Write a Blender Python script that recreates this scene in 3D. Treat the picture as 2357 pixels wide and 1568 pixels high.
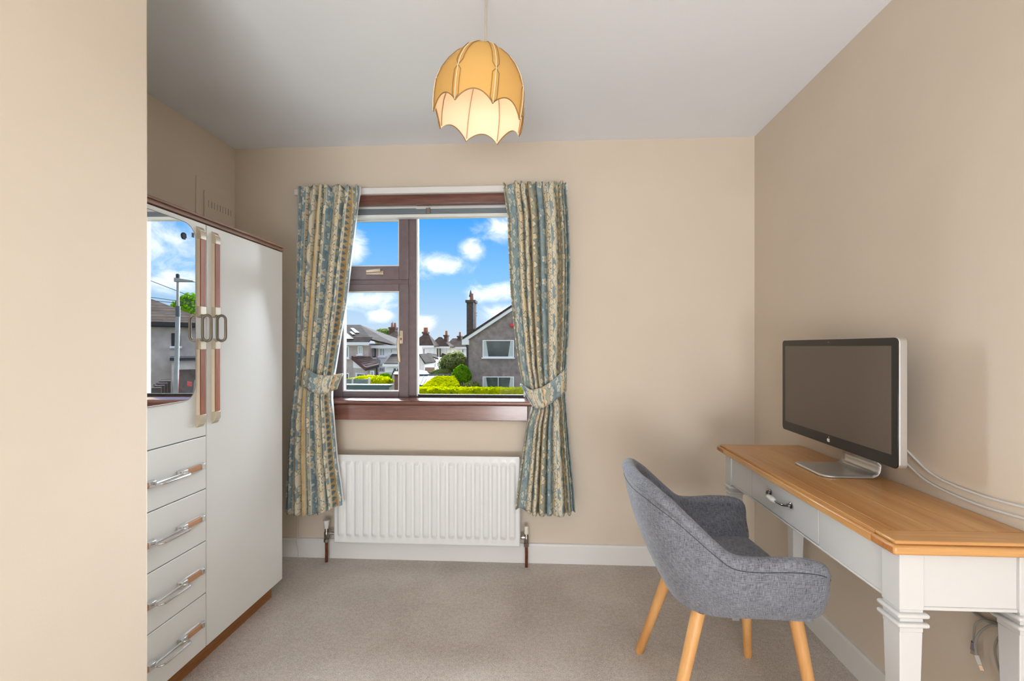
import bpy, math, random
from mathutils import Vector, Matrix
random.seed(7)
S = bpy.context.scene
for o in list(bpy.data.objects): bpy.data.objects.remove(o)
COL = S.collection

# ------------------------------------------------------------------ camera
IW, IH = 2357.0, 1568.0
F, CX, HY, CH = 1020.0, 1197.0, 798.0, 1.23        # focal length in px, principal point, eye height
TH = math.atan(53.0 / F)                            # small yaw to the left
cT, sT = math.cos(TH), math.sin(TH)
cam_d = bpy.data.cameras.new('camera'); cam = bpy.data.objects.new('camera', cam_d); COL.objects.link(cam)
cam_d.sensor_fit = 'HORIZONTAL'; cam_d.sensor_width = 36.0
cam_d.lens = 36.0 * F / IW
cam_d.shift_x = (IW / 2 - CX) / IW
cam_d.shift_y = (HY - IH / 2) / IW
cam_d.clip_start = 0.02; cam_d.clip_end = 500
cam.location = (0, 0, CH); cam.rotation_euler = (math.pi / 2, 0, TH)
S.camera = cam
S.view_settings.view_transform = 'Standard'
S.view_settings.look = 'None'
S.view_settings.exposure = 0.10
S.view_settings.gamma = 1.0
S.view_settings.use_curve_mapping = False
try:
    S.cycles.use_denoising = True
    S.cycles.max_bounces = 8; S.cycles.diffuse_bounces = 4; S.cycles.glossy_bounces = 3; S.cycles.transmission_bounces = 4
    S.cycles.use_adaptive_sampling = True; S.cycles.adaptive_threshold = 0.04
    S.cycles.transparent_max_bounces = 16
    S.cycles.sample_clamp_indirect = 4.0
    S.cycles.caustics_reflective = False; S.cycles.caustics_refractive = False
except Exception: pass

def ray(px, py):
    u = (px - CX) / F; v = (HY - py) / F
    return (u * cT - sT, cT + u * sT, v)
def atY(px, py, y):
    r = ray(px, py); t = y / r[1]; return Vector((r[0] * t, y, CH + r[2] * t))
def atX(px, py, x):
    r = ray(px, py); t = x / r[0]; return Vector((x, r[1] * t, CH + r[2] * t))
def atZ(px, py, z):
    r = ray(px, py); t = (z - CH) / r[2]; return Vector((r[0] * t, r[1] * t, z))

def lin(c, a=None):
    f = lambda v: (v / 255.0) / 12.92 if v / 255.0 <= 0.04045 else ((v / 255.0 + 0.055) / 1.055) ** 2.4
    return (f(c[0]), f(c[1]), f(c[2]), 1.0)

# ------------------------------------------------------------------ node helper
class G:
    def __init__(s, tree): s.t = tree; s.n = tree.nodes; s.l = tree.links
    def new(s, typ, **kw):
        n = s.n.new(typ)
        for k, v in kw.items(): setattr(n, k, v)
        return n
    def put(s, sock, v):
        if hasattr(v, 'links') or isinstance(v, bpy.types.NodeSocket): s.l.new(v, sock)
        else: sock.default_value = v
    def m(s, op, a, b=None, c=None, clamp=False):
        n = s.new('ShaderNodeMath', operation=op, use_clamp=clamp); s.put(n.inputs[0], a)
        if b is not None: s.put(n.inputs[1], b)
        if c is not None: s.put(n.inputs[2], c)
        return n.outputs[0]
    def ss(s, x, a, b, lo=0.0, hi=1.0):
        n = s.new('ShaderNodeMapRange', interpolation_type='SMOOTHSTEP')
        s.put(n.inputs[0], x)
        for i, v in enumerate((a, b, lo, hi)): s.put(n.inputs[1 + i], v)
        return n.outputs[0]
    def mix(s, f, a, b, blend='MIX'):
        n = s.new('ShaderNodeMix', data_type='RGBA', blend_type=blend)
        s.put(n.inputs[0], f); s.put(n.inputs[6], a); s.put(n.inputs[7], b); return n.outputs[2]
    def sep(s, v):
        n = s.new('ShaderNodeSeparateXYZ'); s.put(n.inputs[0], v); return n.outputs
    def comb(s, x, y, z=0.0):
        n = s.new('ShaderNodeCombineXYZ')
        for i, v in enumerate((x, y, z)): s.put(n.inputs[i], v)
        return n.outputs[0]
    def noise(s, vec, scale=5.0, detail=2.0, rough=0.5, dist=0.0, out=0):
        n = s.new('ShaderNodeTexNoise'); s.put(n.inputs['Vector'], vec)
        s.put(n.inputs['Scale'], scale); s.put(n.inputs['Detail'], detail); s.put(n.inputs['Roughness'], rough); s.put(n.inputs['Distortion'], dist)
        return n.outputs[out]
    def vor(s, vec, scale=5.0, feature='F1', rnd=1.0, out='Distance'):
        n = s.new('ShaderNodeTexVoronoi', feature=feature); s.put(n.inputs['Vector'], vec); s.put(n.inputs['Scale'], scale); s.put(n.inputs['Randomness'], rnd)
        return n.outputs[out]
    def vscale(s, vec, sc):
        n = s.new('ShaderNodeVectorMath', operation='MULTIPLY'); s.put(n.inputs[0], vec); n.inputs[1].default_value = sc; return n.outputs[0]
    def ramp(s, f, stops, interp='LINEAR'):
        n = s.new('ShaderNodeValToRGB'); n.color_ramp.interpolation = interp; s.put(n.inputs[0], f)
        e = n.color_ramp.elements
        while len(e) < len(stops): e.new(0.5)
        for el, (p, c) in zip(e, stops): el.position = p; el.color = c
        return n.outputs[0]
    def obj(s): return s.new('ShaderNodeTexCoord').outputs['Object']
    def uv(s): return s.new('ShaderNodeTexCoord').outputs['UV']

# ------------------------------------------------------------------ sky
world = bpy.data.worlds.new('sky'); S.world = world; world.use_nodes = True
g = G(world.node_tree); g.n.clear()
gen = g.new('ShaderNodeTexCoord').outputs['Generated']
dx, dy, dz = g.sep(gen)[:3]
base = g.ramp(dz, [(0.0, lin((206, 224, 238))), (0.06, lin((186, 216, 243))), (0.14, lin((140, 200, 247))), (0.27, lin((80, 168, 248))), (0.7, lin((52, 135, 228)))])
ysafe = g.m('MAXIMUM', dy, 0.05)
ca = g.m('DIVIDE', dx, ysafe); cb = g.m('DIVIDE', dz, ysafe)
n1 = g.noise(g.vscale(gen, (1, 1, 1.7)), 16.0, 8.0, 0.62, 0.6)
n2 = g.noise(g.vscale(gen, (1, 1, 2.2)), 3.2, 7.0, 0.6)
warp = g.m('MULTIPLY', g.m('SUBTRACT', n1, 0.5), 2.4)
# cumulus seen through the panes: (px, py, half width px, half height px) turned into sky directions
BL = [(1010, 612, 72, 26), (1085, 578, 30, 26), (1150, 522, 52, 34), (1142, 672, 62, 24), (812, 575, 34, 40), (845, 690, 75, 26),
      (875, 725, 34, 15), (975, 745, 32, 22), (1160, 722, 55, 24), (905, 660, 30, 12)]
acc = None
def blob(a0, b0, ra, rb):
    global acc
    ea = g.m('DIVIDE', g.m('SUBTRACT', ca, a0), ra); eb = g.m('DIVIDE', g.m('SUBTRACT', cb, b0), rb)
    d = g.m('SUBTRACT', 1.0, g.m('SQRT', g.m('ADD', g.m('MULTIPLY', ea, ea), g.m('MULTIPLY', eb, eb))))
    d = g.m('MAXIMUM', d, -1.5)
    acc = d if acc is None else g.m('MAXIMUM', acc, d)
for (bx, by, rx, ry) in BL:
    r = ray(bx, by); blob(r[0] / r[1], r[2] / r[1], 1.0 * rx / F, 1.0 * ry / F)
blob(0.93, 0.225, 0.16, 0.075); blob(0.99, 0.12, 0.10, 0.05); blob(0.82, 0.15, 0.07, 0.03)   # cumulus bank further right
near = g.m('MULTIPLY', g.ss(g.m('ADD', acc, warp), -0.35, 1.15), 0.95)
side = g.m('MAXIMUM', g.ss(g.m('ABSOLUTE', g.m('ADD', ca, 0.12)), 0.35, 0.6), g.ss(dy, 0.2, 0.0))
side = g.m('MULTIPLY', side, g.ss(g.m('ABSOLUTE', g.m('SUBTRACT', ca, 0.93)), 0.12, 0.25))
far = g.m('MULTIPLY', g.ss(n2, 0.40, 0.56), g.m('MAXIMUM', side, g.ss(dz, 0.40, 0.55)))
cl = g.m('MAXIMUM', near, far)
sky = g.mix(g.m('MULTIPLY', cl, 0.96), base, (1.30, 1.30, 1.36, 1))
ground = lin((120, 118, 105))
sky = g.mix(g.ss(dz, -0.02, 0.0), ground, sky)
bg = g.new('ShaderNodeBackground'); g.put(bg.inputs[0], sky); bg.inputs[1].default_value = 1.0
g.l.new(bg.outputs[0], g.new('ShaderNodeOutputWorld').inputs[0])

# ------------------------------------------------------------------ lights
sd = bpy.data.lights.new('window_sky_fill', 'SUN'); sd.energy = 30.0; sd.angle = math.radians(86); sd.color = (0.84, 0.93, 1.0)  # added very wide lamp standing in for sky light through the window
so = bpy.data.objects.new('window_sky_fill', sd); COL.objects.link(so)
so.rotation_euler = Vector((0.20, -0.96, -0.175)).to_track_quat('-Z', 'Y').to_euler()
ad = bpy.data.lights.new('rear_fill', 'AREA'); ad.shape = 'RECTANGLE'; ad.size = 1.8; ad.size_y = 1.5; ad.energy = 145; ad.color = (0.97, 0.985, 1.0)  # added fill lamp behind the camera, tilted up to brighten ceiling and walls
ao = bpy.data.objects.new('rear_fill', ad); COL.objects.link(ao)
ao.location = (0.10, -2.7, 0.30); ao.rotation_euler = (math.radians(148), 0, 0)

# ------------------------------------------------------------------ mesh helper
class MB:
    def __init__(s): s.v = []; s.f = []; s.uv = {}
    def add(s, vs, fs, uv=None):
        b = len(s.v); s.v += [tuple(p) for p in vs]; s.f += [tuple(b + i for i in f) for f in fs]
        if uv:
            for i, q in enumerate(uv): s.uv[b + i] = q
        return s
    def box(s, x0, x1, y0, y1, z0, z1):
        v = [(x, y, z) for z in (z0, z1) for y in (y0, y1) for x in (x0, x1)]
        return s.add(v, [(0, 2, 3, 1), (4, 5, 7, 6), (0, 1, 5, 4), (2, 6, 7, 3), (0, 4, 6, 2), (1, 3, 7, 5)])
    def hexa(s, v):   # 8 corners: bottom ring then top ring
        return s.add(v, [(3, 2, 1, 0), (4, 5, 6, 7), (0, 1, 5, 4), (1, 2, 6, 5), (2, 3, 7, 6), (3, 0, 4, 7)])
    def slab(s, quad, d):   # polygon thickened by vector d
        n = len(quad); q = [Vector(p) for p in quad]; d = Vector(d)
        v = q + [p + d for p in q]
        return s.add(v, [tuple(range(n))[::-1], tuple(range(n, 2 * n))] + [(i, (i + 1) % n, n + (i + 1) % n, n + i) for i in range(n)])
    def tube(s, pts, r, n=8, closed=False, cap=True):
        P = [Vector(p) for p in pts]; N = len(P); R = r if isinstance(r, (list, tuple)) else [r] * N
        ref = None; vs = []; fs = []
        for i in range(N):
            a = P[(i - 1) % N] if (closed or i > 0) else P[i]; b = P[(i + 1) % N] if (closed or i < N - 1) else P[i]
            t = (b - a); t = t.normalized() if t.length > 1e-9 else Vector((0, 0, 1))
            if ref is None:
                ref = t.cross(Vector((0, 0, 1)))
                if ref.length < 1e-3: ref = t.cross(Vector((1, 0, 0)))
            ref = (ref - t * ref.dot(t)).normalized(); w = t.cross(ref)
            for k in range(n):
                an = 2 * math.pi * k / n; vs.append(P[i] + (ref * math.cos(an) + w * math.sin(an)) * R[i])
        M = N if closed else N - 1
        for i in range(M):
            for k in range(n):
                a = i * n + k; b = i * n + (k + 1) % n; c = ((i + 1) % N) * n + (k + 1) % n; d = ((i + 1) % N) * n + k
                fs.append((a, d, c, b))
        if cap and not closed: fs += [tuple(range(n)), tuple(range((N - 1) * n, N * n))[::-1]]
        return s.add(vs, fs)
    def lathe(s, prof, c=(0, 0, 0), n=24, ax='Z', cap=True):
        vs = []; fs = []; c = Vector(c)
        for (r, h) in prof:
            for k in range(n):
                a = 2 * math.pi * k / n; x, y = r * math.cos(a), r * math.sin(a)
                vs.append(c + (Vector((x, y, h)) if ax == 'Z' else Vector((h, x, y)) if ax == 'X' else Vector((x, h, y))))
        for i in range(len(prof) - 1):
            for k in range(n): fs.append((i * n + k, i * n + (k + 1) % n, (i + 1) * n + (k + 1) % n, (i + 1) * n + k))
        if cap: fs += [tuple(range(n))[::-1], tuple(range((len(prof) - 1) * n, len(prof) * n))]
        return s.add(vs, fs)
    def grid(s, fn, nu, nv, uv=None, cu=False):
        vs = [fn(i / (nu if cu else nu - 1), j / (nv - 1)) for j in range(nv) for i in range(nu)]
        U = [uv(i / (nu if cu else nu - 1), j / (nv - 1)) for j in range(nv) for i in range(nu)] if uv else None
        fs = [(j * nu + i, j * nu + (i + 1) % nu, (j + 1) * nu + (i + 1) % nu, (j + 1) * nu + i) for j in range(nv - 1) for i in range(nu if cu else nu - 1)]
        return s.add(vs, fs, U)
    def prism(s, poly, axis, a, b):   # poly of 2D points extruded along axis from a to b
        def p3(p, h): return (h, p[0], p[1]) if axis == 'X' else (p[0], h, p[1]) if axis == 'Y' else (p[0], p[1], h)
        n = len(poly)
        return s.add([p3(p, a) for p in poly] + [p3(p, b) for p in poly],
                     [tuple(range(n))[::-1], tuple(range(n, 2 * n))] + [(i, (i + 1) % n, n + (i + 1) % n, n + i) for i in range(n)])
    def build(s, name, mat, parent=None, smooth=False, bevel=0.0, seg=2, local=False, sub=0, ang=40):
        me = bpy.data.meshes.new(name); me.from_pydata([tuple(p) for p in s.v], [], s.f)
        if s.uv:
            L = me.uv_layers.new(name='UVMap')
            for lp in me.loops: L.data[lp.index].uv = s.uv.get(lp.vertex_index, (0, 0))
        import bmesh
        bm = bmesh.new(); bm.from_mesh(me); bmesh.ops.recalc_face_normals(bm, faces=bm.faces); bm.to_mesh(me); bm.free()
        if mat is not None: me.materials.append(mat)
        o = bpy.data.objects.new(name, me); COL.objects.link(o)
        if parent is not None:
            o.parent = parent
            if not local:
                q = parent; off = Vector((0, 0, 0))
                while q is not None: off += q.location; q = q.parent
                o.location = -off
        if bevel > 0:
            md = o.modifiers.new('bevel', 'BEVEL'); md.width = bevel; md.segments = seg; md.limit_method = 'ANGLE'; md.angle_limit = math.radians(ang)
        if sub: md = o.modifiers.new('sub', 'SUBSURF'); md.levels = sub; md.render_levels = sub
        if smooth or bevel > 0:
            me.polygons.foreach_set('use_smooth', [True] * len(me.polygons))
            try: me.set_sharp_from_angle(angle=math.radians(ang))
            except Exception: pass
        return o

def empty(name, loc=(0, 0, 0), rz=0.0):
    o = bpy.data.objects.new(name, None); COL.objects.link(o); o.location = loc; o.rotation_euler = (0, 0, rz); o.empty_display_size = 0.05; return o
def tag(o, label, cat, group=None):
    o['label'] = label; o['category'] = cat
    if group: o['group'] = group
    return o
def struct(o, label=None):
    o['kind'] = 'structure'
    if label: o['label'] = label
    return o
def thing(name, label, cat, loc=(0, 0, 0), rz=0.0, group=None): return tag(empty(name, loc, rz), label, cat, group)

def path(pts, n=8):      # Catmull-Rom resample
    P = [Vector(p) for p in pts]; out = []
    for i in range(len(P) - 1):
        p0 = P[max(i - 1, 0)]; p1 = P[i]; p2 = P[i + 1]; p3 = P[min(i + 2, len(P) - 1)]
        for k in range(n):
            t = k / n
            out.append(0.5 * ((2 * p1) + (p2 - p0) * t + (2 * p0 - 5 * p1 + 4 * p2 - p3) * t * t + (-p0 + 3 * p1 - 3 * p2 + p3) * t ** 3))
    out.append(P[-1]); return out
def interp(tab, t):
    if t <= tab[0][0]: return tab[0][1]
    for (a, va), (b, vb) in zip(tab, tab[1:]):
        if t <= b:
            k = (t - a) / (b - a); return va + (vb - va) * k
    return tab[-1][1]

# ------------------------------------------------------------------ materials
def mat(name, col, rough=0.5, metal=0.0, var=0.0, vscale=20.0, bump=0.0, bscale=200.0, spec=0.5, col2=None, stretch=None, detail=3.0, coat=0.0):
    m = bpy.data.materials.new(name); m.use_nodes = True; h = G(m.node_tree)
    b = h.n['Principled BSDF']
    b.inputs['Roughness'].default_value = rough; b.inputs['Metallic'].default_value = metal
    b.inputs['Specular IOR Level'].default_value = spec
    if coat: b.inputs['Coat Weight'].default_value = coat
    c = lin(col)
    if var or col2:
        v = h.obj()
        if stretch: v = h.vscale(v, stretch)
        n = h.noise(v, vscale, detail, 0.55)
        if col2: cc = h.mix(h.ss(n, 0.3, 0.7), c, lin(col2))
        else:
            cc = h.mix(h.ss(n, 0.25, 0.75), tuple(x * (1 - var) for x in c[:3]) + (1,), tuple(min(1, x * (1 + var)) for x in c[:3]) + (1,))
        h.put(b.inputs['Base Color'], cc)
    else: b.inputs['Base Color'].default_value = c
    if bump:
        v = h.obj()
        if stretch: v = h.vscale(v, stretch)
        n = h.noise(v, bscale, 3.0, 0.6); bn = h.new('ShaderNodeBump'); bn.inputs['Strength'].default_value = bump; bn.inputs['Distance'].default_value = 0.002
        h.put(bn.inputs['Height'], n); h.l.new(bn.outputs[0], b.inputs['Normal'])
    return m
def wood(name, dark, light, axis, scale=6.0, rough=0.4, along=0.06, coat=0.0, fine=0.5):
    m = bpy.data.materials.new(name); m.use_nodes = True; h = G(m.node_tree); b = h.n['Principled BSDF']
    st = [1.0, 1.0, 1.0]; st['XYZ'.index(axis)] = along
    v = h.vscale(h.obj(), tuple(st))
    n = h.noise(v, scale * 3, 4.0, 0.55, 0.6); fn = h.noise(v, scale * 40, 2.0, 0.5)
    f = h.m('ADD', h.m('MULTIPLY', n, 1.0), h.m('MULTIPLY', h.m('SUBTRACT', fn, 0.5), fine))
    c = h.ramp(f, [(0.28, lin(dark)), (0.5, tuple((a + bb) / 2 for a, bb in zip(lin(dark), lin(light)))), (0.7, lin(light))])
    h.put(b.inputs['Base Color'], c); b.inputs['Roughness'].default_value = rough
    if coat: b.inputs['Coat Weight'].default_value = coat; b.inputs['Coat Roughness'].default_value = 0.15
    bn = h.new('ShaderNodeBump'); bn.inputs['Strength'].default_value = 0.08; bn.inputs['Distance'].default_value = 0.001
    h.put(bn.inputs['Height'], fn); h.l.new(bn.outputs[0], b.inputs['Normal'])
    return m
M = {}
M['wall'] = mat('cream_paint', (220, 207, 190), 0.75, var=0.015, vscale=3, bump=0.10, bscale=130, spec=0.25)
M['ceil'] = mat('white_ceiling_paint', (240, 244, 251), 0.8, var=0.01, vscale=2, bump=0.05, bscale=120, spec=0.2)
M['trim'] = mat('white_gloss_trim', (232, 231, 229), 0.35, var=0.01, vscale=4)
M['white'] = mat('white_satin', (233, 234, 232), 0.35)
M['enamel'] = mat('radiator_enamel', (234, 235, 235), 0.30)
M['redwood'] = wood('stained_softwood', (92, 56, 48), (138, 94, 82), 'X', 7, 0.26, 0.05, coat=0.6)
M['frame'] = mat('brown_window_frame', (118, 104, 106), 0.35, var=0.08, vscale=30, stretch=(1, 1, 1))
M['framewhite'] = mat('white_glazing_bead', (225, 226, 228), 0.4)
M['gasket'] = mat('black_gasket', (40, 38, 38), 0.6)
M['brass'] = mat('pale_gold_metal', (205, 188, 168), 0.3, 0.7)
M['alu'] = mat('blind_aluminium', (158, 170, 178), 0.4, 0.3)
M['chrome'] = mat('chrome', (215, 215, 215), 0.22, 1.0)
M['chrome_dull'] = mat('tarnished_chrome', (150, 142, 132), 0.3, 0.9)
M['copper'] = mat('copper_pipe', (140, 84, 52), 0.35, 0.7, col2=(110, 66, 44), vscale=40)
M['cap'] = mat('cream_plastic', (232, 226, 212), 0.4)
M['capw'] = mat('white_plastic', (228, 226, 226), 0.4)
M['teak'] = wood('teak_strip', (130, 72, 48), (176, 112, 78), 'Z', 8, 0.4, 0.04)
M['teakh'] = wood('teak_strip_drawer', (160, 112, 84), (214, 168, 132), 'Y', 8, 0.4, 0.04)
M['cornice'] = wood('walnut_cornice', (116, 82, 66), (186, 150, 130), 'Y', 8, 0.4, 0.04)
M['plinth'] = wood('oak_plinth', (122, 76, 36), (172, 116, 66), 'Y', 5, 0.5, 0.07)
M['cream_metal'] = mat('champagne_metal', (206, 196, 178), 0.35, 0.45)
M['laminate'] = mat('white_laminate', (228, 230, 228), 0.28, var=0.01, vscale=3)
M['skylight'] = mat('skylight_glass', (136, 142, 148), 0.5)
M['gap'] = mat('door_edge_shadow_gap', (118, 112, 104), 0.7)
M['oak'] = wood('oak_worktop', (178, 122, 66), (216, 166, 104), 'Y', 3.2, 0.32, 0.055, coat=0.25, fine=0.35)
M['oakx'] = wood('oak_end_board', (182, 126, 70), (220, 170, 108), 'X', 3.2, 0.32, 0.055, coat=0.25, fine=0.35)
M['oakend'] = wood('oak_end_grain', (150, 90, 42), (190, 126, 68), 'Z', 5, 0.4, 0.5)
M['deskpaint'] = mat('pale_grey_desk_paint', (212, 212, 211), 0.4, var=0.008, vscale=6)
M['ceramic'] = mat('white_crackled_ceramic', (238, 238, 236), 0.12, col2=(214, 214, 212), vscale=120, coat=0.4)
M['nickel'] = mat('dark_nickel', (150, 148, 150), 0.15, 1.0)
M['alumon'] = mat('silver_aluminium', (206, 206, 206), 0.32, 0.8)
M['alufoot'] = mat('brushed_silver_foot', (208, 208, 206), 0.3, 0.75)
M['black'] = mat('black_glass_border', (20, 19, 20), 0.12, spec=0.5)
M['screen'] = mat('dark_screen', (96, 84, 74), 0.22, spec=0.5)  # brown-grey base colour holds the blurred reflection of the beige wall
M['logo'] = mat('logo_white', (235, 235, 235), 0.4)
M['cable'] = mat('white_cable', (212, 211, 208), 0.5)
M['cableg'] = mat('grey_cable', (168, 168, 162), 0.5)
M['steelplug'] = mat('plug_steel', (130, 126, 140), 0.3, 0.8)
M['beech'] = wood('beech_leg', (206, 146, 84), (232, 178, 114), 'Z', 5, 0.4, 0.08, fine=0.25)
M['bracket'] = mat('black_plastic_bracket', (36, 36, 38), 0.6)

# carpet
m = bpy.data.materials.new('oatmeal_carpet'); m.use_nodes = True; h = G(m.node_tree); b = h.n['Principled BSDF']
v = h.obj(); n_f = h.noise(v, 260, 3, 0.75); n_m = h.noise(v, 60, 3, 0.6); n_l = h.noise(v, 2.6, 4, 0.55, 0.4)
f = h.m('ADD', h.m('MULTIPLY', n_f, 0.72), h.m('ADD', h.m('MULTIPLY', n_m, 0.18), h.m('MULTIPLY', n_l, 0.22)))
h.put(b.inputs['Base Color'], h.ramp(f, [(0.38, lin((150, 136, 124))), (0.55, lin((210, 199, 188))), (0.70, lin((244, 236, 228)))]))
b.inputs['Roughness'].default_value = 0.95; b.inputs['Specular IOR Level'].default_value = 0.1
b.inputs['Sheen Weight'].default_value = 0.15
bn = h.new('ShaderNodeBump'); bn.inputs['Strength'].default_value = 0.6; bn.inputs['Distance'].default_value = 0.006
h.put(bn.inputs['Height'], h.m('ADD', n_f, h.m('MULTIPLY', n_l, 1.5))); h.l.new(bn.outputs[0], b.inputs['Normal']); M['carpet'] = m

# heathered chair weave (uv in metres)
def weave(name, dark, light):
    m = bpy.data.materials.new(name); m.use_nodes = True; h = G(m.node_tree); b = h.n['Principled BSDF']
    u = h.uv()
    a = h.noise(h.vscale(u, (45, 520, 1)), 1.0, 3, 0.65); c2 = h.noise(h.vscale(u, (520, 45, 1)), 1.0, 3, 0.65); bl = h.noise(h.vscale(u, (14, 14, 1)), 1.0, 2, 0.5)
    f = h.m('ADD', h.m('MULTIPLY', a, 0.5), h.m('ADD', h.m('MULTIPLY', c2, 0.5), h.m('ADD', h.m('MULTIPLY', bl, 0.10), 0.07)))
    h.put(b.inputs['Base Color'], h.ramp(f, [(0.48, lin(dark)), (0.60, tuple((p + q) / 2 for p, q in zip(lin(dark), lin(light)))), (0.74, lin(light))]))
    b.inputs['Roughness'].default_value = 0.9; b.inputs['Specular IOR Level'].default_value = 0.15; b.inputs['Sheen Weight'].default_value = 0.2
    bn = h.new('ShaderNodeBump'); bn.inputs['Strength'].default_value = 0.35; bn.inputs['Distance'].default_value = 0.001
    h.put(bn.inputs['Height'], f); h.l.new(bn.outputs[0], b.inputs['Normal']); return m
M['weave'] = weave('grey_heathered_weave', (62, 64, 72), (150, 153, 162))
M['seam'] = mat('seam_thread', (70, 72, 80), 0.9)

# patterned curtain print (uv in metres of flat cloth)
def curtain_mat(name, shift):
    m = bpy.data.materials.new(name); m.use_nodes = True; h = G(m.node_tree); b = h.n['Principled BSDF']
    u, v, _ = h.sep(h.uv())[:3]
    u = h.m('ADD', u, shift); PER = 0.30
    fu = h.m('FRACT', h.m('DIVIDE', u, PER))
    uvv = h.comb(u, v); nb = h.noise(uvv, 18, 3, 0.6); nw = h.noise(uvv, 90, 2, 0.6)
    blue = h.mix(h.ss(nb, 0.3, 0.7), lin((122, 147, 157)), lin((158, 174, 176)))
    cream = h.mix(h.ss(nb, 0.3, 0.7), lin((232, 224, 202)), lin((232, 212, 172)))
    gold = h.mix(h.ss(nb, 0.3, 0.7), lin((208, 170, 112)), lin((224, 200, 152)))
    sage = h.mix(h.ss(nb, 0.3, 0.7), lin((150, 160, 152)), lin((184, 182, 160)))
    # leaf sprigs: stretched voronoi cells with outlines
    wv = h.comb(h.m('ADD', u, h.m('MULTIPLY', h.m('SINE', h.m('MULTIPLY', v, 34.0)), 0.012)), v)
    lf = h.vor(h.vscale(wv, (1.0, 0.58, 1)), 25.0); leaf = h.ss(lf, 0.36, 0.28); outl = h.m('MULTIPLY', h.ss(lf, 0.24, 0.28), h.ss(lf, 0.40, 0.34))
    sw = h.m('ABSOLUTE', h.m('SINE', h.m('ADD', h.m('MULTIPLY', u, 90.0), h.m('MULTIPLY', h.noise(uvv, 12, 2, 0.5), 20.0)))); scroll = h.ss(sw, 0.22, 0.08)
    # flower heads on a jittered lattice
    def flower(sc, rad_, petals, rnd=0.75):
        vn = h.new('ShaderNodeTexVoronoi'); h.put(vn.inputs['Vector'], h.vscale(uvv, (1.0, 0.8, 1))); vn.inputs['Scale'].default_value = sc; vn.inputs['Randomness'].default_value = rnd
        sv = h.new('ShaderNodeVectorMath', operation='SUBTRACT'); h.put(sv.inputs[0], h.vscale(uvv, (1.0, 0.8, 1))); h.l.new(vn.outputs['Position'], sv.inputs[1])
        lx, ly, _z = h.sep(sv.outputs[0])[:3]; r = h.m('SQRT', h.m('ADD', h.m('MULTIPLY', lx, lx), h.m('MULTIPLY', ly, ly))); th = h.m('ARCTAN2', ly, lx)
        edge_ = h.m('MULTIPLY', h.m('ADD', 0.50, h.m('MULTIPLY', h.m('ABSOLUTE', h.m('COSINE', h.m('MULTIPLY', th, petals))), 0.50)), rad_)
        q = h.m('DIVIDE', r, edge_); return h.ss(q, 1.05, 0.92), h.m('MULTIPLY', h.ss(q, 0.72, 0.82), h.ss(q, 1.05, 0.98)), h.ss(r, rad_ * 0.24, rad_ * 0.16)
    fl1, fo1, fc1 = flower(17.0, 0.024, 2.5); fl2, fo2, fc2 = flower(24.0, 0.017, 1.5)
    # diamonds
    du = h.m('ABSOLUTE', h.m('SUBTRACT', h.m('FRACT', h.m('DIVIDE', u, 0.030)), 0.5)); dv = h.m('ABSOLUTE', h.m('SUBTRACT', h.m('FRACT', h.m('DIVIDE', v, 0.034)), 0.5))
    dia = h.ss(h.m('ADD', du, dv), 0.40, 0.34)
    # meandering vine
    vc = h.m('ABSOLUTE', h.m('SUBTRACT', h.m('ADD', h.m('MULTIPLY', h.m('SINE', h.m('MULTIPLY', v, 40.0)), 0.055), fu), 0.60)); vine = h.ss(vc, 0.075, 0.055)
    pale = lin((206, 212, 204)); white = lin((228, 220, 198)); dk = lin((112, 130, 136)); ol = lin((158, 148, 110))
    B = []
    bl_ = h.mix(leaf, blue, lin((150, 172, 178))); bl_ = h.mix(fl1, bl_, h.mix(fo1, pale, lin((120, 150, 160)))); bl_ = h.mix(fc1, bl_, lin((214, 176, 120)))
    B.append((0.00, bl_))                       # blue with pale sprigs
    B.append((0.30, h.mix(h.m('MAXIMUM', h.m('MULTIPLY', scroll, 0.7), fo2), cream, dk)))                                                          # cream with drawn scrolls
    B.append((0.46, h.mix(vine, h.mix(fl2, blue, h.mix(fo2, white, ol)), h.mix(fo2, white, lin((176, 176, 150))))))                                         # vine on blue
    B.append((0.73, h.mix(dia, gold, lin((118, 138, 152)))))                                            # gold with diamonds
    B.append((0.82, h.mix(fl2, h.mix(leaf, sage, lin((196, 192, 164))), h.mix(fo2, cream, dk))))
    col = B[0][1]
    for p, c in B[1:]: col = h.mix(h.m('GREATER_THAN', fu, p), col, c)
    edge = None
    for p, _c in B:
        e = h.ss(h.m('ABSOLUTE', h.m('SUBTRACT', fu, p)), 0.012, 0.006); edge = e if edge is None else h.m('MAXIMUM', edge, e)
    col = h.mix(h.m('MULTIPLY', edge, 0.8), col, white)
    col = h.mix(h.ss(nw, 0.45, 0.75, 0.0, 0.16), col, lin((206, 184, 140)))
    h.put(b.inputs['Base Color'], col); b.inputs['Roughness'].default_value = 0.8; b.inputs['Specular IOR Level'].default_value = 0.2
    tr = h.new('ShaderNodeBsdfTranslucent'); h.put(tr.inputs[0], col)
    mx = h.new('ShaderNodeMixShader'); mx.inputs[0].default_value = 0.12
    h.l.new(b.outputs[0], mx.inputs[1]); h.l.new(tr.outputs[0], mx.inputs[2]); h.l.new(mx.outputs[0], h.n['Material Output'].inputs[0]); return m
M['cur1'] = curtain_mat('printed_curtain_cotton', 0.0)
M['cur2'] = curtain_mat('printed_curtain_cotton_b', 0.27)
M['cur3'] = curtain_mat('printed_tieback_cotton', 0.11)
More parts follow.
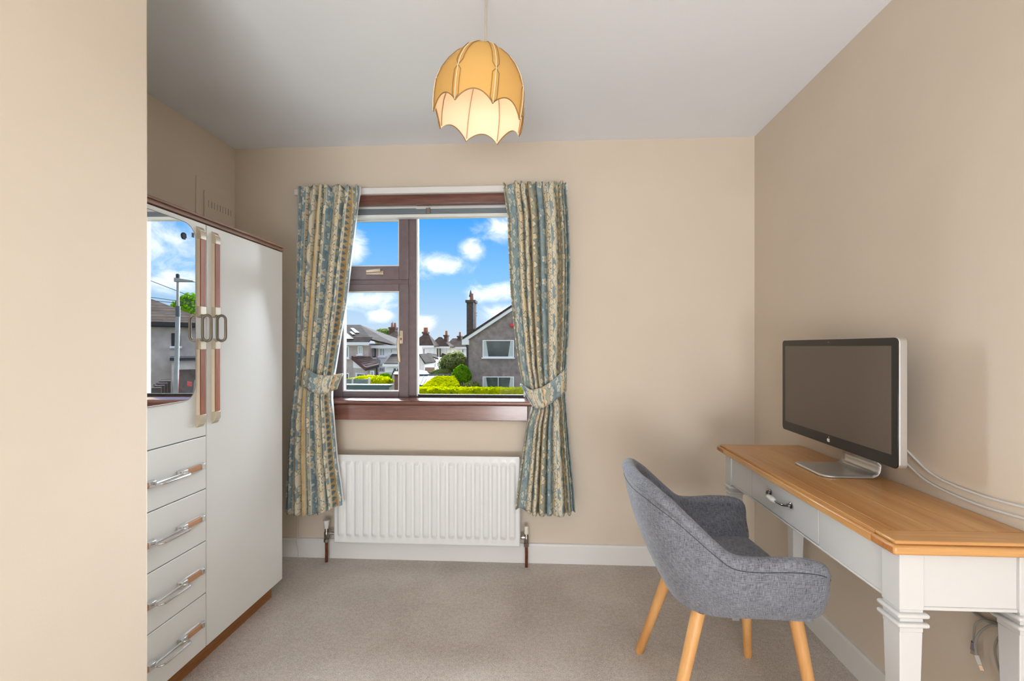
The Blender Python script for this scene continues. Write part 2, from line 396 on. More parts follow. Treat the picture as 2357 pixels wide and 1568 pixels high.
def cloth(name, col, t, rough=0.8):
    m = mat(name, col, rough, spec=0.2); h = G(m.node_tree); b = h.n['Principled BSDF']
    tr = h.new('ShaderNodeBsdfTranslucent'); tr.inputs[0].default_value = lin(col)
    mx = h.new('ShaderNodeMixShader'); mx.inputs[0].default_value = t
    h.l.new(b.outputs[0], mx.inputs[1]); h.l.new(tr.outputs[0], mx.inputs[2]); h.l.new(mx.outputs[0], h.n['Material Output'].inputs[0]); return m
M['lining'] = cloth('white_curtain_lining', (236, 236, 236), 0.35)
M['shade'] = cloth('golden_shade_fabric', (228, 186, 112), 0.24)
M['shadeliner'] = cloth('cream_shade_lining', (248, 234, 212), 0.30)
M['piping'] = mat('bronze_piping', (150, 112, 62), 0.5)
M['shadeseam'] = mat('seam_highlight_cord', (244, 226, 190), 0.5)  # pale colour paints the bright highlight along each rib seam

def glass(name, tint=(1, 1, 1, 1), refl=0.05):
    m = bpy.data.materials.new(name); m.use_nodes = True; h = G(m.node_tree); h.n.clear()
    t = h.new('ShaderNodeBsdfTransparent'); t.inputs[0].default_value = tint; gl = h.new('ShaderNodeBsdfGlossy'); gl.inputs['Roughness'].default_value = 0.0
    fr = h.new('ShaderNodeFresnel'); fr.inputs[0].default_value = 1.07
    mx = h.new('ShaderNodeMixShader'); h.l.new(fr.outputs[0], mx.inputs[0]); h.l.new(t.outputs[0], mx.inputs[1]); h.l.new(gl.outputs[0], mx.inputs[2])
    h.l.new(mx.outputs[0], h.new('ShaderNodeOutputMaterial').inputs[0]); return m
M['glass'] = glass('window_glass')
M['mirror'] = mat('mirror_silver', (246, 248, 248), 0.0, 1.0)
# ================================================================== room shell
XL, XR, YB, ZC = -1.822, 1.176, 2.532, 2.40
WX0, WX1, WZ0, WZ1 = -1.30, -0.045, 0.895, 2.06      # window opening
YR = -3.6
struct(MB().box(XL - 0.3, XR + 0.3, YR, YB + 0.30, -0.12, 0.0).build('floor', M['carpet']), 'oatmeal cut-pile carpet over the whole bedroom floor')
struct(MB().box(XL - 0.3, XR + 0.3, YR, YB + 0.30, ZC, ZC + 0.12).build('ceiling', M['ceil']), 'plain white bedroom ceiling')
w = MB(); y0, y1 = YB, YB + 0.28
w.box(XL - 0.3, WX0, y0, y1, 0, ZC); w.box(WX1, XR + 0.3, y0, y1, 0, ZC); w.box(WX0, WX1, y0, y1, 0, WZ0); w.box(WX0, WX1, y0, y1, WZ1, ZC)
struct(w.build('wall_back', M['wall']), 'cream painted wall around the window')
struct(MB().box(XL - 0.12, XL, 1.02, YB, 0, ZC).build('wall_left', M['wall']), 'cream wall behind the wardrobe')
struct(MB().box(XR, XR + 0.12, YR, YB, 0, ZC).build('wall_right', M['wall']), 'cream wall behind the desk and monitor')
kn = atY(341.5, 798, 1.08)
struct(MB().box(XL - 0.12, kn.x, YR, 1.08, 0, ZC).build('wall_near', M['wall'], bevel=0.006), 'plastered corner of the near wall beside the wardrobe')

def skirt(pts_prof, axis, a, b, name, label):
    struct(MB().prism(pts_prof, axis, a, b).build(name, M['trim']), label)
skirt([(YB, 0), (YB - 0.016, 0), (YB - 0.016, 0.098), (YB - 0.011, 0.108), (YB, 0.110)], 'X', XL, XR - 0.0161, 'baseboard_back', 'white skirting board under the window and radiator')
skirt([(XR, 0), (XR - 0.016, 0), (XR - 0.016, 0.098), (XR - 0.011, 0.108), (XR, 0.110)], 'Y', YR, YB, 'baseboard_right', 'white skirting board under the desk')

# painted over air vent on the left wall above the wardrobe
t = thing('wall_vent', 'painted-over air vent grille on the cream wall above the wardrobe', 'vent', (XL, 2.38, 1.80))
MB().box(XL, XL + 0.004, 2.235, 2.525, 1.66, 2.13).build('cover_board', M['wall'], t, bevel=0.002)
MB().box(XL + 0.004, XL + 0.010, 2.285, 2.505, 1.70, 2.07).build('grille_plate', M['wall'], t, bevel=0.002)
for k in range(9):
    yy = 2.312 + k * 0.0215
    for zz, hh in ((2.005, 0.018), (1.905, 0.022), (1.82, 0.02)):
        MB().box(XL + 0.0095, XL + 0.0104, yy, yy + (0.0022 if (k * 7 + int(zz * 100)) % 3 else 0.0035), zz - hh, zz + hh).build('vent_slot', M['gap'], t)

# ================================================================== window
win = struct(empty('window_1', ((WX0 + WX1) / 2, YB + 0.07, WZ0)), 'brown framed casement window with one tall fixed pane')
FY0, FY1 = 2.600, 2.655          # frame depth range
XA, XB_, XM0, XM1 = -1.285, -0.060, -0.800, -0.750
def fbar(name, x0, x1, z0, z1, yo=0.0, parent=win, m='frame', yb=FY1, bev=0.004):
    return MB().box(x0, x1, FY0 + yo, yb, z0, z1).build(name, M[m], parent, bevel=bev)
fbar('frame_post', XA - 0.015, XA + 0.045, 0.90, 2.06); fbar('frame_post', XB_ - 0.045, XB_ + 0.015, 0.90, 2.06)
fbar('frame_rail', XA + 0.045, XB_ - 0.045, 0.895, 0.934); fbar('frame_rail', XA + 0.045, XB_ - 0.045, 2.012, 2.06)
fbar('mullion', XM0, XM1, 0.934, 2.012, -0.002)
fbar('transom', XA + 0.045, XM0, 1.592, 1.640, -0.002)
def sash(x0, x1, z0, z1, wl, wr, wb, wt, name):
    s = MB(); yo = FY0 - 0.014
    s.box(x0, x0 + wl, yo, FY1 - 0.01, z0, z1); s.box(x1 - wr, x1, yo, FY1 - 0.01, z0, z1)
    s.box(x0 + wl, x1 - wr, yo, FY1 - 0.01, z0, z0 + wb); s.box(x0 + wl, x1 - wr, yo, FY1 - 0.01, z1 - wt, z1)
    o = s.build(name, M['frame'], win, bevel=0.004)
    a, b, c, d = x0 + wl, x1 - wr, z0 + wb, z1 - wt
    q = MB(); e = 0.006
    q.box(a, a + e, yo + 0.006, yo + 0.03, c, d); q.box(b - e, b, yo + 0.006, yo + 0.03, c, d); q.box(a + e, b - e, yo + 0.006, yo + 0.03, c, c + e); q.box(a + e, b - e, yo + 0.006, yo + 0.03, d - e, d)
    q.build('glazing_bead', M['framewhite'], o)
    MB().box(a, b, yo + 0.028, yo + 0.034, c, d).build('pane', M['glass'], o)
    return o
sash(XA + 0.040, XM0 + 0.004, 1.628, 2.015, 0.050, 0.058, 0.080, 0.030, 'top_sash')
sash(XA + 0.040, XM0 + 0.004, 0.928, 1.602, 0.050, 0.058, 0.034, 0.042, 'casement_sash')
# fixed right pane with beads
q = MB(); a, b, c, d = XM1, XB_ - 0.045, 0.936, 2.008; e = 0.009
q.box(a, a + e, FY0 - 0.004, FY0 + 0.02, c, d); q.box(b - e, b, FY0 - 0.004, FY0 + 0.02, c, d); q.box(a + e, b - e, FY0 - 0.004, FY0 + 0.02, d - e, d)
q.build('glazing_bead', M['framewhite'], win)
MB().box(a + e, b - e, FY0 - 0.004, FY0 + 0.02, c - 0.003, c + 0.010).build('bottom_gasket', M['gasket'], win)
MB().box(a, b, FY0 + 0.016, FY0 + 0.022, c, d).build('fixed_pane', M['glass'], win)
# handles
hz = 1.668
hd = MB().box(-1.050, -0.945, FY0 - 0.022, FY0 - 0.014, hz - 0.012, hz + 0.012).build('vent_handle', M['brass'], win, bevel=0.003)
MB().hexa([(-1.045, FY0 - 0.036, hz - 0.003), (-0.958, FY0 - 0.036, hz + 0.004), (-0.958, FY0 - 0.024, hz + 0.004), (-1.045, FY0 - 0.024, hz - 0.003),
           (-1.045, FY0 - 0.036, hz + 0.015), (-0.958, FY0 - 0.036, hz + 0.022), (-0.958, FY0 - 0.024, hz + 0.022), (-1.045, FY0 - 0.024, hz + 0.015)]).build('lever', M['brass'], hd, bevel=0.003)
hx = -0.838
hd = MB().box(hx - 0.009, hx + 0.011, FY0 - 0.022, FY0 - 0.014, 1.245, 1.325).build('casement_handle', M['brass'], win, bevel=0.003)
MB().tube([(hx, FY0 - 0.02, 1.275), (hx - 0.004, FY0 - 0.045, 1.275)], 0.008, 10).build('spindle', M['brass'], hd, smooth=True)
MB().tube(path([(hx - 0.004, FY0 - 0.045, 1.295), (hx - 0.008, FY0 - 0.047, 1.25), (hx - 0.006, FY0 - 0.045, 1.19), (hx - 0.003, FY0 - 0.04, 1.14)], 4), [0.007, 0.009, 0.010, 0.010, 0.010, 0.009, 0.009, 0.009, 0.009, 0.009, 0.009, 0.009, 0.008], 8).build('lever', M['brass'], hd, smooth=True)
# timber trims
struct(MB().box(WX0 - 0.02, WX1 + 0.02, 2.498, 2.545, 2.046, 2.100).build('trim_1', M['redwood'], bevel=0.003), 'stained timber lintel trim over the window')
sl = MB().prism([(2.452, 0.905), (2.449, 0.912), (2.452, 0.922), (2.460, 0.926), (2.605, 0.930), (2.605, 0.898), (2.460, 0.898)], 'X', WX0 - 0.03, -0.062)
struct(sl.build('trim_2', M['redwood'], smooth=True, ang=50), 'stained timber window board below the panes')
struct(MB().box(WX0 - 0.02, -0.086, 2.478, YB, 0.812, 0.898).build('trim_3', M['redwood'], bevel=0.003), 'stained timber apron under the window board')
# plaster reveals
struct(MB().box(WX0 - 0.002, WX0 + 0.012, 2.535, 2.60, 0.93, 2.05).build('trim_4', M['trim']), 'white window reveal on the wardrobe side')
struct(MB().box(WX1 - 0.012, WX1 + 0.002, 2.535, 2.60, 0.93, 2.05).build('trim_5', M['trim']), 'white window reveal on the desk side')

# ================================================================== curtain rail and blind
t = thing('curtain_rail', 'white curtain rail fixed across the top of the window', 'curtain rail', (-0.63, 2.49, 2.10))
MB().box(-1.415, 0.135, 2.452, 2.470, 2.092, 2.126).build('track', M['trim'], t, bevel=0.002)
for x in (-1.38, -0.63, 0.10): MB().box(x - 0.012, x + 0.012, 2.470, YB, 2.10, 2.124).build('bracket', M['trim'], t)
t = thing('venetian_blind', 'raised venetian blind bunched under the timber lintel', 'blind', (-0.67, 2.56, 1.97))
bx0, bx1 = WX0 + 0.02, WX1 - 0.02
MB().box(bx0, bx1, 2.548, 2.585, 2.036, 2.058).build('head_rail', M['white'], t, bevel=0.002)
for k in range(8):
    z = 2.0035 + k * 0.0041
    MB().box(bx0 + 0.004, bx1 - 0.004, 2.543, 2.578, z, z + 0.0022).build('slat', M['alu'], t)
MB().box(bx0, bx1, 2.540, 2.582, 1.982, 2.001).build('bottom_rail', M['white'], t, bevel=0.003)
MB().box(-0.735, bx1, 2.536, 2.5475, 2.030, 2.037).build('valance_clip_strip', M['white'], t)
cl_ = MB().box(-0.676, -0.652, 2.531, 2.5395, 2.000, 2.034).build('cord_lock', M['chrome_dull'], t, bevel=0.003)
MB().tube([(-0.664, 2.531, 2.03), (-0.668, 2.527, 2.04), (-0.660, 2.524, 2.036)], 0.003, 6).build('catch', M['capw'], cl_, smooth=True)
MB().tube(path([(-1.428, 2.50, 2.09), (-1.428, 2.505, 1.2), (-1.4275, 2.508, 0.5), (-1.4265, 2.507, 0.16), (-1.434, 2.506, 0.10), (-1.424, 2.506, 0.045), (-1.426, 2.51, 0.0015)], 6), 0.0022, 6).build('pull_cord', M['cable'], t, smooth=True)

# ================================================================== curtains
def cpx(tab, Y): return [(atY(px, py, Y).z, atY(px, py, Y).x) for px, py in tab]
def curtain(name, label, Lpx, Rpx, nf, m, width, side, phase):
    YC = 2.378
    root = thing(name, label, 'curtain', (atY((Lpx[-1][0] + Rpx[-1][0]) / 2, 1180, YC).x, YC, 0.27), group='printed curtains at the window')
    Ls = sorted(cpx(Lpx, YC)); Rs = sorted(cpx(Rpx, YC))
    zt = 2.112; NU, NV = 170, 90
    rnd = random.Random(nf * 3 + side)
    ph = [rnd.uniform(-0.5, 0.5) for _ in range(6)]
    def zb(u): return 0.306 + 0.058 * max(0, (u - 0.62) / 0.38) ** 0.7 if side > 0 else 0.328 + 0.034 * max(0, (0.3 - u) / 0.3) + 0.02 * max(0, (u - 0.85) / 0.15)
    def fn(u, v, dy=0.0, sc=1.0):
        z = zt + (zb(u) - zt) * v
        xl, xr = interp(Ls, z), interp(Rs, z)
        # fold phase with uneven widths
        p = u + 0.035 * math.sin(2 * math.pi * (u * 1.5 + ph[0])) + 0.02 * math.sin(2 * math.pi * (u * 3.1 + ph[1]))
        s = math.sin(2 * math.pi * (p * nf + phase) + 0.5 * math.sin(v * 3 + ph[2]))
        head = max(0.0, 1 - v / 0.075)
        amp = 0.031 * (1 - 0.45 * head) * (0.85 + 0.3 * math.sin(6.28 * (u * 2.2 + ph[3])))
        pin = math.exp(-((z - 0.985) / 0.16) ** 2)
        amp *= (1 - 0.35 * pin)
        s2 = math.sin(2 * math.pi * (p * nf * 2.4 + 0.3)) * 0.006 * head
        x = xl + (xr - xl) * (u + 0.018 * math.cos(2 * math.pi * (p * nf + phase)) * math.sin(math.pi * u))
        y = YC + amp * (abs(s) ** 0.75) * (1 if s > 0 else -1) + s2 - 0.012 * pin * math.sin(math.pi * u)
        top = 0.008 * math.sin(2 * math.pi * (p * nf * 1.1 + 0.2)) if v < 0.02 else 0
        return Vector((x, y + dy, z + top))
    uvf = lambda u, v: (u * width, (1 - v) * 1.83)
    d = MB().grid(fn, NU, NV, uvf).build('drape', m, root, smooth=True, ang=180)
    md = d.modifiers.new('thick', 'SOLIDIFY'); md.thickness = 0.003; md.offset = 1
    # white lining hanging behind, showing along the window edge
    ue = 1.0 if side > 0 else 0.0
    def lf(u, v):
        uu = 0.02 + 0.96 * u
        q = fn(uu, v * 0.985 + 0.01); k = (uu if side > 0 else 1 - uu)
        return Vector((q.x + (0.012 * side * max(0, (k - 0.86) / 0.14)), q.y + 0.010 + 0.012 * max(0, (k - 0.9) / 0.1), q.z + 0.012))
    MB().grid(lf, 70, 50).build('lining', M['lining'], root, smooth=True, ang=180)
    return root
c1 = curtain('curtain', 'blue and cream printed curtain beside the wardrobe, tied back', 
        [(684, 445), (682, 540), (678, 650), (675, 760), (676, 850), (672, 900), (664, 960), (658, 1050), (654, 1120), (651, 1185)],
        [(827, 450), (817, 540), (808, 610), (798, 700), (784, 780), (772, 850), (764, 892), (763, 920), (768, 970), (776, 1060), (785, 1120), (790, 1165)], 7, M['cur1'], 0.62, 1, 0.1)
c2 = curtain('curtain', 'blue and cream printed curtain on the desk side of the window, tied back',
        [(1160, 435), (1170, 500), (1171, 560), (1177, 680), (1185, 760), (1195, 840), (1206, 895), (1228, 938), (1214, 980), (1204, 1050), (1194, 1120), (1188, 1170)],
        [(1303, 432), (1308, 520), (1311, 600), (1310, 700), (1307, 780), (1302, 850), (1300, 905), (1306, 980), (1312, 1050), (1320, 1130), (1323, 1180)], 7, M['cur2'], 0.66, -1, 0.6)
def tieback(root, top, bot, m):
    n = 40; Yf = 2.326
    def fn(u, v):
        k = u * (len(top) - 1); i = min(int(k), len(top) - 2); f = k - i
        a = atY(top[i][0] + (top[i + 1][0] - top[i][0]) * f, top[i][1] + (top[i + 1][1] - top[i][1]) * f, Yf)
        b = atY(bot[i][0] + (bot[i + 1][0] - bot[i][0]) * f, bot[i][1] + (bot[i + 1][1] - bot[i][1]) * f, Yf)
        p = a.lerp(b, v)
        p.y = Yf + 0.07 * (2 * abs(u - 0.5)) ** 3.0 - 0.006 * math.sin(math.pi * v) + 0.004 * math.sin(u * 26)
        return p
    o = MB().grid(fn, n, 8, lambda u, v: (0.42 * u + 0.05, 0.1 * v)).build('tieback', m, root, smooth=True, ang=180)
    md = o.modifiers.new('thick', 'SOLIDIFY'); md.thickness = 0.006; md.offset = -1
    MB().tube([fn(k / 30, 0) + Vector((0, -0.002, 0)) for k in range(31)], 0.002, 6).build('piping_edge', M['lining'], o, smooth=True)
    MB().tube([fn(k / 30, 1) + Vector((0, -0.002, 0)) for k in range(31)], 0.002, 6).build('piping_edge', M['lining'], o, smooth=True)
tieback(c1, [(680, 835), (704, 850), (728, 862), (752, 866), (775, 862)], [(674, 882), (700, 893), (722, 903), (744, 908), (760, 898)], M['cur3'])
tieback(c2, [(1197, 886), (1222, 899), (1247, 893), (1275, 875), (1304, 850)], [(1226, 938), (1237, 940), (1253, 937), (1278, 921), (1303, 903)], M['cur2'])

# ================================================================== radiator
RX0, RX1, RZ0, RZ1 = -1.172, -0.130, 0.130, 0.623
t = thing('radiator', 'white fluted panel radiator under the window', 'radiator', ((RX0 + RX1) / 2, 2.455, 0.0))
NF = 21; pitch = (RX1 - RX0 - 0.03) / NF
def rf(u, v):
    x = RX0 + (RX1 - RX0) * u; z = RZ0 + (RZ1 - RZ0) * v
    k = ((x - RX0 - 0.015) / pitch) % 1.0
    inside = 1.0 if RX0 + 0.015 < x < RX1 - 0.015 else 0.0
    sm = lambda a, b, q: max(0.0, min(1.0, (q - a) / (b - a)))
    rib = sm(0.16, 0.30, k) * (1 - sm(0.70, 0.84, k))
    zz = sm(0.035, 0.055, z - RZ0) * sm(0.035, 0.055, RZ1 - z)
    return Vector((x, 2.436 - 0.011 * rib * zz * inside, z))
NUR = NF * 12 + 1; zs = [0, .01, .02, .07, .075, .08, .09, .1, .105, .11, .115, .12, .5, .88, .885, .89, .895, .9, .91, .92, .925, .93, .98, .99, 1]
pm = MB(); vs = [rf(i / (NUR - 1), z) for z in zs for i in range(NUR)]
pm.add(vs, [(j * NUR + i, j * NUR + i + 1, (j + 1) * NUR + i + 1, (j + 1) * NUR + i) for j in range(len(zs) - 1) for i in range(NUR - 1)])
o = pm.build('front_panel', M['enamel'], t, smooth=True, ang=60)
md = o.modifiers.new('thick', 'SOLIDIFY'); md.thickness = 0.004; md.offset = -1
MB().box(RX0 - 0.004, RX1 + 0.004, 2.440, 2.462, RZ0 - 0.008, RZ1 - 0.012).build('water_panel', M['enamel'], t, bevel=0.004)
for x in (RX0 + 0.15, RX1 - 0.15): MB().box(x - 0.02, x + 0.02, 2.462, YB - 0.002, 0.2, 0.55).build('wall_bracket', M['enamel'], t)
def valve(px, xr, sgn, capm, flare):
    x = px; y = 2.470
    v = MB().lathe([(0.009, 0.135), (0.013, 0.14), (0.013, 0.172), (0.010, 0.176), (0.010, 0.20)], (x, y, 0), 16).build('valve', M['chrome_dull'], t, smooth=True)
    MB().tube([(x, y, 0.165), (x - sgn * 0.018, y, 0.165), (x - sgn * 0.03, y, 0.165), (xr, y, 0.165)], [0.009, 0.013, 0.010, 0.009], 10).build('tail_nut', M['chrome'], v, smooth=True)
    MB().lathe([(0.010, 0.112), (0.015, 0.116), (0.015, 0.132), (0.010, 0.136)], (x, y, 0), 8).build('compression_nut', M['chrome_dull'], v, smooth=True, ang=30)
    if flare: MB().lathe([(0.011, 0.192), (0.014, 0.21), (0.0185, 0.238), (0.0185, 0.241), (0.008, 0.243)], (x, y, 0), 20).build('valve_cap', M[capm], v, smooth=True)
    else: MB().lathe([(0.0115, 0.186), (0.0125, 0.19), (0.0125, 0.226), (0.0105, 0.229)], (x, y, 0), 18).build('valve_cap', M[capm], v, smooth=True)
    MB().tube([(x, y, 0.0), (x + 0.001, y, 0.06), (x, y, 0.125)], 0.0085, 12).build('pipe', M['copper'], t, smooth=True)
valve(-1.235, RX0, -1, 'capw', True)
valve(-0.093, RX1, 1, 'cap', False)

# ================================================================== wardrobe (local: +x out of the doors, +y towards the window wall)
WR = 0.0; WO = Vector((-1.290, 2.132, 0.0)); MT = math.radians(0.9)      # mirror glass sits a touch askew on its door
wy = Vector((-math.sin(WR), math.cos(WR), 0)); wn = Vector((math.cos(WR), math.sin(WR), 0))
def wl(px, py):
    r = Vector(ray(px, py)); o = Vector((0, 0, CH)); tt = (WO - o).dot(wn) / r.dot(wn); p = o + r * tt - WO
    return p.dot(wy), p.z
wd = thing('wardrobe', 'white wardrobe with mirror door, four drawers and oak plinth', 'wardrobe', WO, WR)
WB, WT = 0.078, 1.700; WDEP = -0.50
ys = wl(475, 1200)[0]; yN = 2 * ys - 0.012 - 0.0        # seam between the two halves; near side
yN = 2 * ys
T = 0.018
MB().box(WDEP, -T - 0.003, yN, 0.0, WB, WT).build('body', M['laminate'], wd, local=True)
MB().box(-T - 0.003, -T + 0.001, yN + 0.003, -0.003, WB + 0.003, WT - 0.003).build('front_frame', M['gap'], wd, local=True)
MB().box(WDEP, -0.040, yN + 0.01, -0.025, 0.0, WB).build('plinth', M['plinth'], wd, local=True)
for k, (zo, zh, xo) in enumerate(((0.0, 0.010, 0.004), (0.010, 0.006, 0.000), (0.016, 0.009, 0.007))):
    MB().box(WDEP, xo, yN - xo, xo, WT + 0.001 + zo, WT + 0.001 + zo + zh).build('cornice_moulding', M['cornice'], wd, local=True, bevel=0.002)
gp = 0.0018
rd = MB().box(-T, 0, ys + gp, -0.001, WB + 0.002, WT - 0.003).build('tall_door', M['laminate'], wd, local=True, bevel=0.0015)
zd = [wl(474, p)[1] for p in (1003, 1125, 1245, 1365)] + [WB + 0.0005]
ld = MB().box(-T, 0, yN + 0.001, ys - gp, zd[0] + gp, WT - 0.003).build('mirror_door', M['laminate'], wd, local=True, bevel=0.0015)
# mirror with rounded corners
my1 = wl(447.5, 700)[0]; my0 = yN + (ys - my1) * 0.55; mz1 = wl(400, 503)[1]; mz0 = wl(400, 927)[1]; rc = 0.055
def rrect(y0, y1, z0, z1, r, n=8):
    P = []
    for cy, cz, a0 in ((y1 - r, z1 - r, 0), (y0 + r, z1 - r, 90), (y0 + r, z0 + r, 180), (y1 - r, z0 + r, 270)):
        for k in range(n + 1):
            a = math.radians(a0 + 90 * k / n); P.append((cy + r * math.cos(a), cz + r * math.sin(a)))
    return P
pp = rrect(my0, my1, mz0, mz1, rc)
mx = lambda a: 0.0042 + (my1 - a) * math.tan(MT)
np_ = len(pp); mr = MB().add([(0.0002, a, b) for a, b in pp] + [(mx(a), a, b) for a, b in pp], [tuple(range(np_))[::-1], tuple(range(np_, 2 * np_))] + [(i, (i + 1) % np_, np_ + (i + 1) % np_, np_ + i) for i in range(np_)]).build('mirror', M['mirror'], ld, local=True)
MB().tube([(mx(a) - 0.001, a, b) for a, b in pp], 0.0016, 6, closed=True).build('mirror_edge', M['chrome_dull'], ld, local=True, smooth=True)
dy_, dz_ = wl(420, 543.5)
MB().lathe([(0.0125, 0.0), (0.0125, 0.0018), (0.010, 0.0022)], (mx(dy_) + 0.0001, dy_, dz_), 20, 'X').build('mirror_plug', M['black'], ld, local=True)
dy_, dz_ = wl(441, 541)
for k in (0, 1): MB().box(mx(dy_), mx(dy_) + 0.001, dy_ - 0.004 + k * 0.006, dy_ - 0.001 + k * 0.006, dz_ - 0.009, dz_ + 0.008).build('mirror_mark', M['black'], ld, local=True)
# vertical door handles
def vhandle(parent, yc, z0, z1, zr0, zr1):
    w = 0.0165
    def strip(a, b, pr=0.013, ww=w, bev=0.006, c0=0, c1=0):
        return MB().hexa([(0, yc - ww, a), (0, yc + ww, a), (pr, yc + ww - bev, a + c0), (pr, yc - ww + bev, a + c0), (0, yc - ww, b), (0, yc + ww, b), (pr, yc + ww - bev, b - c1), (pr, yc - ww + bev, b - c1)])
    s1_ = strip(z0, zr0 + 0.008, 0.010, w + 0.001, 0.005, 0.012, 0.004); s2_ = strip(zr1 - 0.008, z1, 0.010, w + 0.001, 0.005, 0.004, 0.012)
    s1_.build('handle_plate', M['cream_metal'], parent, local=True); s2_.build('handle_plate', M['cream_metal'], parent, local=True); hnd = parent
    for a, b in ((z0 + 0.045, zr0 - 0.03), (zr1 + 0.03, z1 - 0.045)):
        strip(a, b, 0.0135, w - 0.002, 0.003).build('wood_strip', M['teak'], hnd, local=True)
    for a, b, c0, c1 in ((z0, z0 + 0.047, 0.022, 0), (z1 - 0.047, z1, 0, 0.022), (zr0 - 0.032, zr0 + 0.01, 0, 0.012), (zr1 - 0.01, zr1 + 0.032, 0.012, 0)):
        strip(a, b, 0.0155, w + 0.001, 0.004, c0, c1).build('metal_cap', M['cream_metal'], hnd, local=True, bevel=0.0012)
    n = 10; P = []; zc = (zr0 + zr1) / 2; hl = (zr1 - zr0) / 2; R_ = 0.017; xc = 0.028
    for k in range(n + 1): a = math.pi * k / n; P.append((xc + R_ * math.cos(a), yc, zc + hl - R_ + R_ * math.sin(a)))
    for k in range(n + 1): a = math.pi + math.pi * k / n; P.append((xc + R_ * math.cos(a), yc, zc - hl + R_ + R_ * math.sin(a)))
    MB().tube(P, 0.0052, 8, closed=True).build('ring_pull', M['chrome_dull'], hnd, local=True, smooth=True)
def zz(px, py): return wl(px, py)[1]
def yy(px): return wl(px, 800)[0]
vhandle(ld, yy(460), zz(460, 983), zz(460, 523), zz(463, 785), zz(463, 726))
vhandle(rd, yy(494), zz(494, 974), zz(494, 535), zz(497, 785), zz(497, 727))
# drawers
for k in range(4):
    dr = MB().box(-T, 0, yN + 0.001, ys - gp, zd[k + 1] + gp, zd[k] - gp).build('drawer', M['laminate'], wd, local=True, bevel=0.0015)
    zc = zd[k] - 0.082 if k < 3 else zd[k] - 0.078
    zc = wl(466, (1072, 1191, 1312, 1434)[k])[1]
    yc = yy(381); hl = yy(468) - yc; w = 0.0125
    def hs(a, b, pr, ww, bev, c0=0, c1=0):
        return MB().hexa([(0, a, zc - ww), (0, b, zc - ww), (pr, b - c1, zc - ww + bev), (pr, a + c0, zc - ww + bev), (0, a, zc + ww), (0, b, zc + ww), (pr, b - c1, zc + ww - bev), (pr, a + c0, zc + ww - bev)])
    rl = 0.067
    hb2 = hs(yc - hl, yc - rl + 0.012, 0.010, w, 0.004, 0.008, 0.004); hb3 = hs(yc + rl - 0.012, yc + hl, 0.010, w, 0.004, 0.004, 0.008)
    hb2.build('handle_plate', M['chrome'], dr, local=True); hb3.build('handle_plate', M['chrome'], dr, local=True); hnd = dr
    for a, b in ((yc - hl + 0.02, yc - rl - 0.005), (yc + rl + 0.005, yc + hl - 0.02)):
        hs(a, b, 0.014, w - 0.001, 0.003).build('wood_strip', M['teakh'], hnd, local=True)
    for a, b, c0, c1 in ((yc - hl, yc - hl + 0.024, 0.010, 0), (yc + hl - 0.024, yc + hl, 0, 0.010), (yc - rl - 0.012, yc - rl + 0.02, 0, 0.006), (yc + rl - 0.02, yc + rl + 0.012, 0.006, 0)):
        hs(a, b, 0.016, w, 0.003, c0, c1).build('metal_cap', M['chrome'], hnd, local=True, bevel=0.001)
    P = []; R_ = 0.0155; xc = 0.0285; n = 10
    for j in range(n + 1): a = math.pi * j / n; P.append((xc + R_ * math.cos(a), yc + rl - 0.004 - R_ + R_ * math.sin(a), zc))
    for j in range(n + 1): a = math.pi + math.pi * j / n; P.append((xc + R_ * math.cos(a), yc - rl + 0.004 + R_ + R_ * math.sin(a), zc))
    MB().tube(P, 0.0040, 8, closed=True).build('ring_pull', M['chrome'], hnd, local=True, smooth=True)

# ================================================================== pendant lamp
PX, PY = -0.2135, 1.45
PC = Vector((PX, PY, 1.962))        # rim centre
pl = thing('pendant_lamp', 'scalloped golden fabric pendant lampshade, lit, on a cord', 'pendant lamp', (PX, PY, 1.962))
tl = Matrix.Rotation(math.radians(5.5), 3, 'Y')      # the shade hangs a little askew
prof = [(0.0, 0.1475), (0.03, 0.1505), (0.06, 0.1515), (0.10, 0.1490), (0.14, 0.1370), (0.175, 0.1180), (0.208, 0.0920), (0.232, 0.0640), (0.247, 0.0360), (0.256, 0.022)]
PA = math.radians(-90 - 19.5 + 0)      # one rib just left of the camera side
def rad(hh): return interp(prof, hh)
def sp(a, hh, off=0.0):
    r = rad(hh) + off; return PC + tl @ Vector((r * math.cos(a), r * math.sin(a), hh))
def hem(fr): return 0.036 * (math.sin(math.pi * fr) ** 0.8)
step = 2 * math.pi / 8
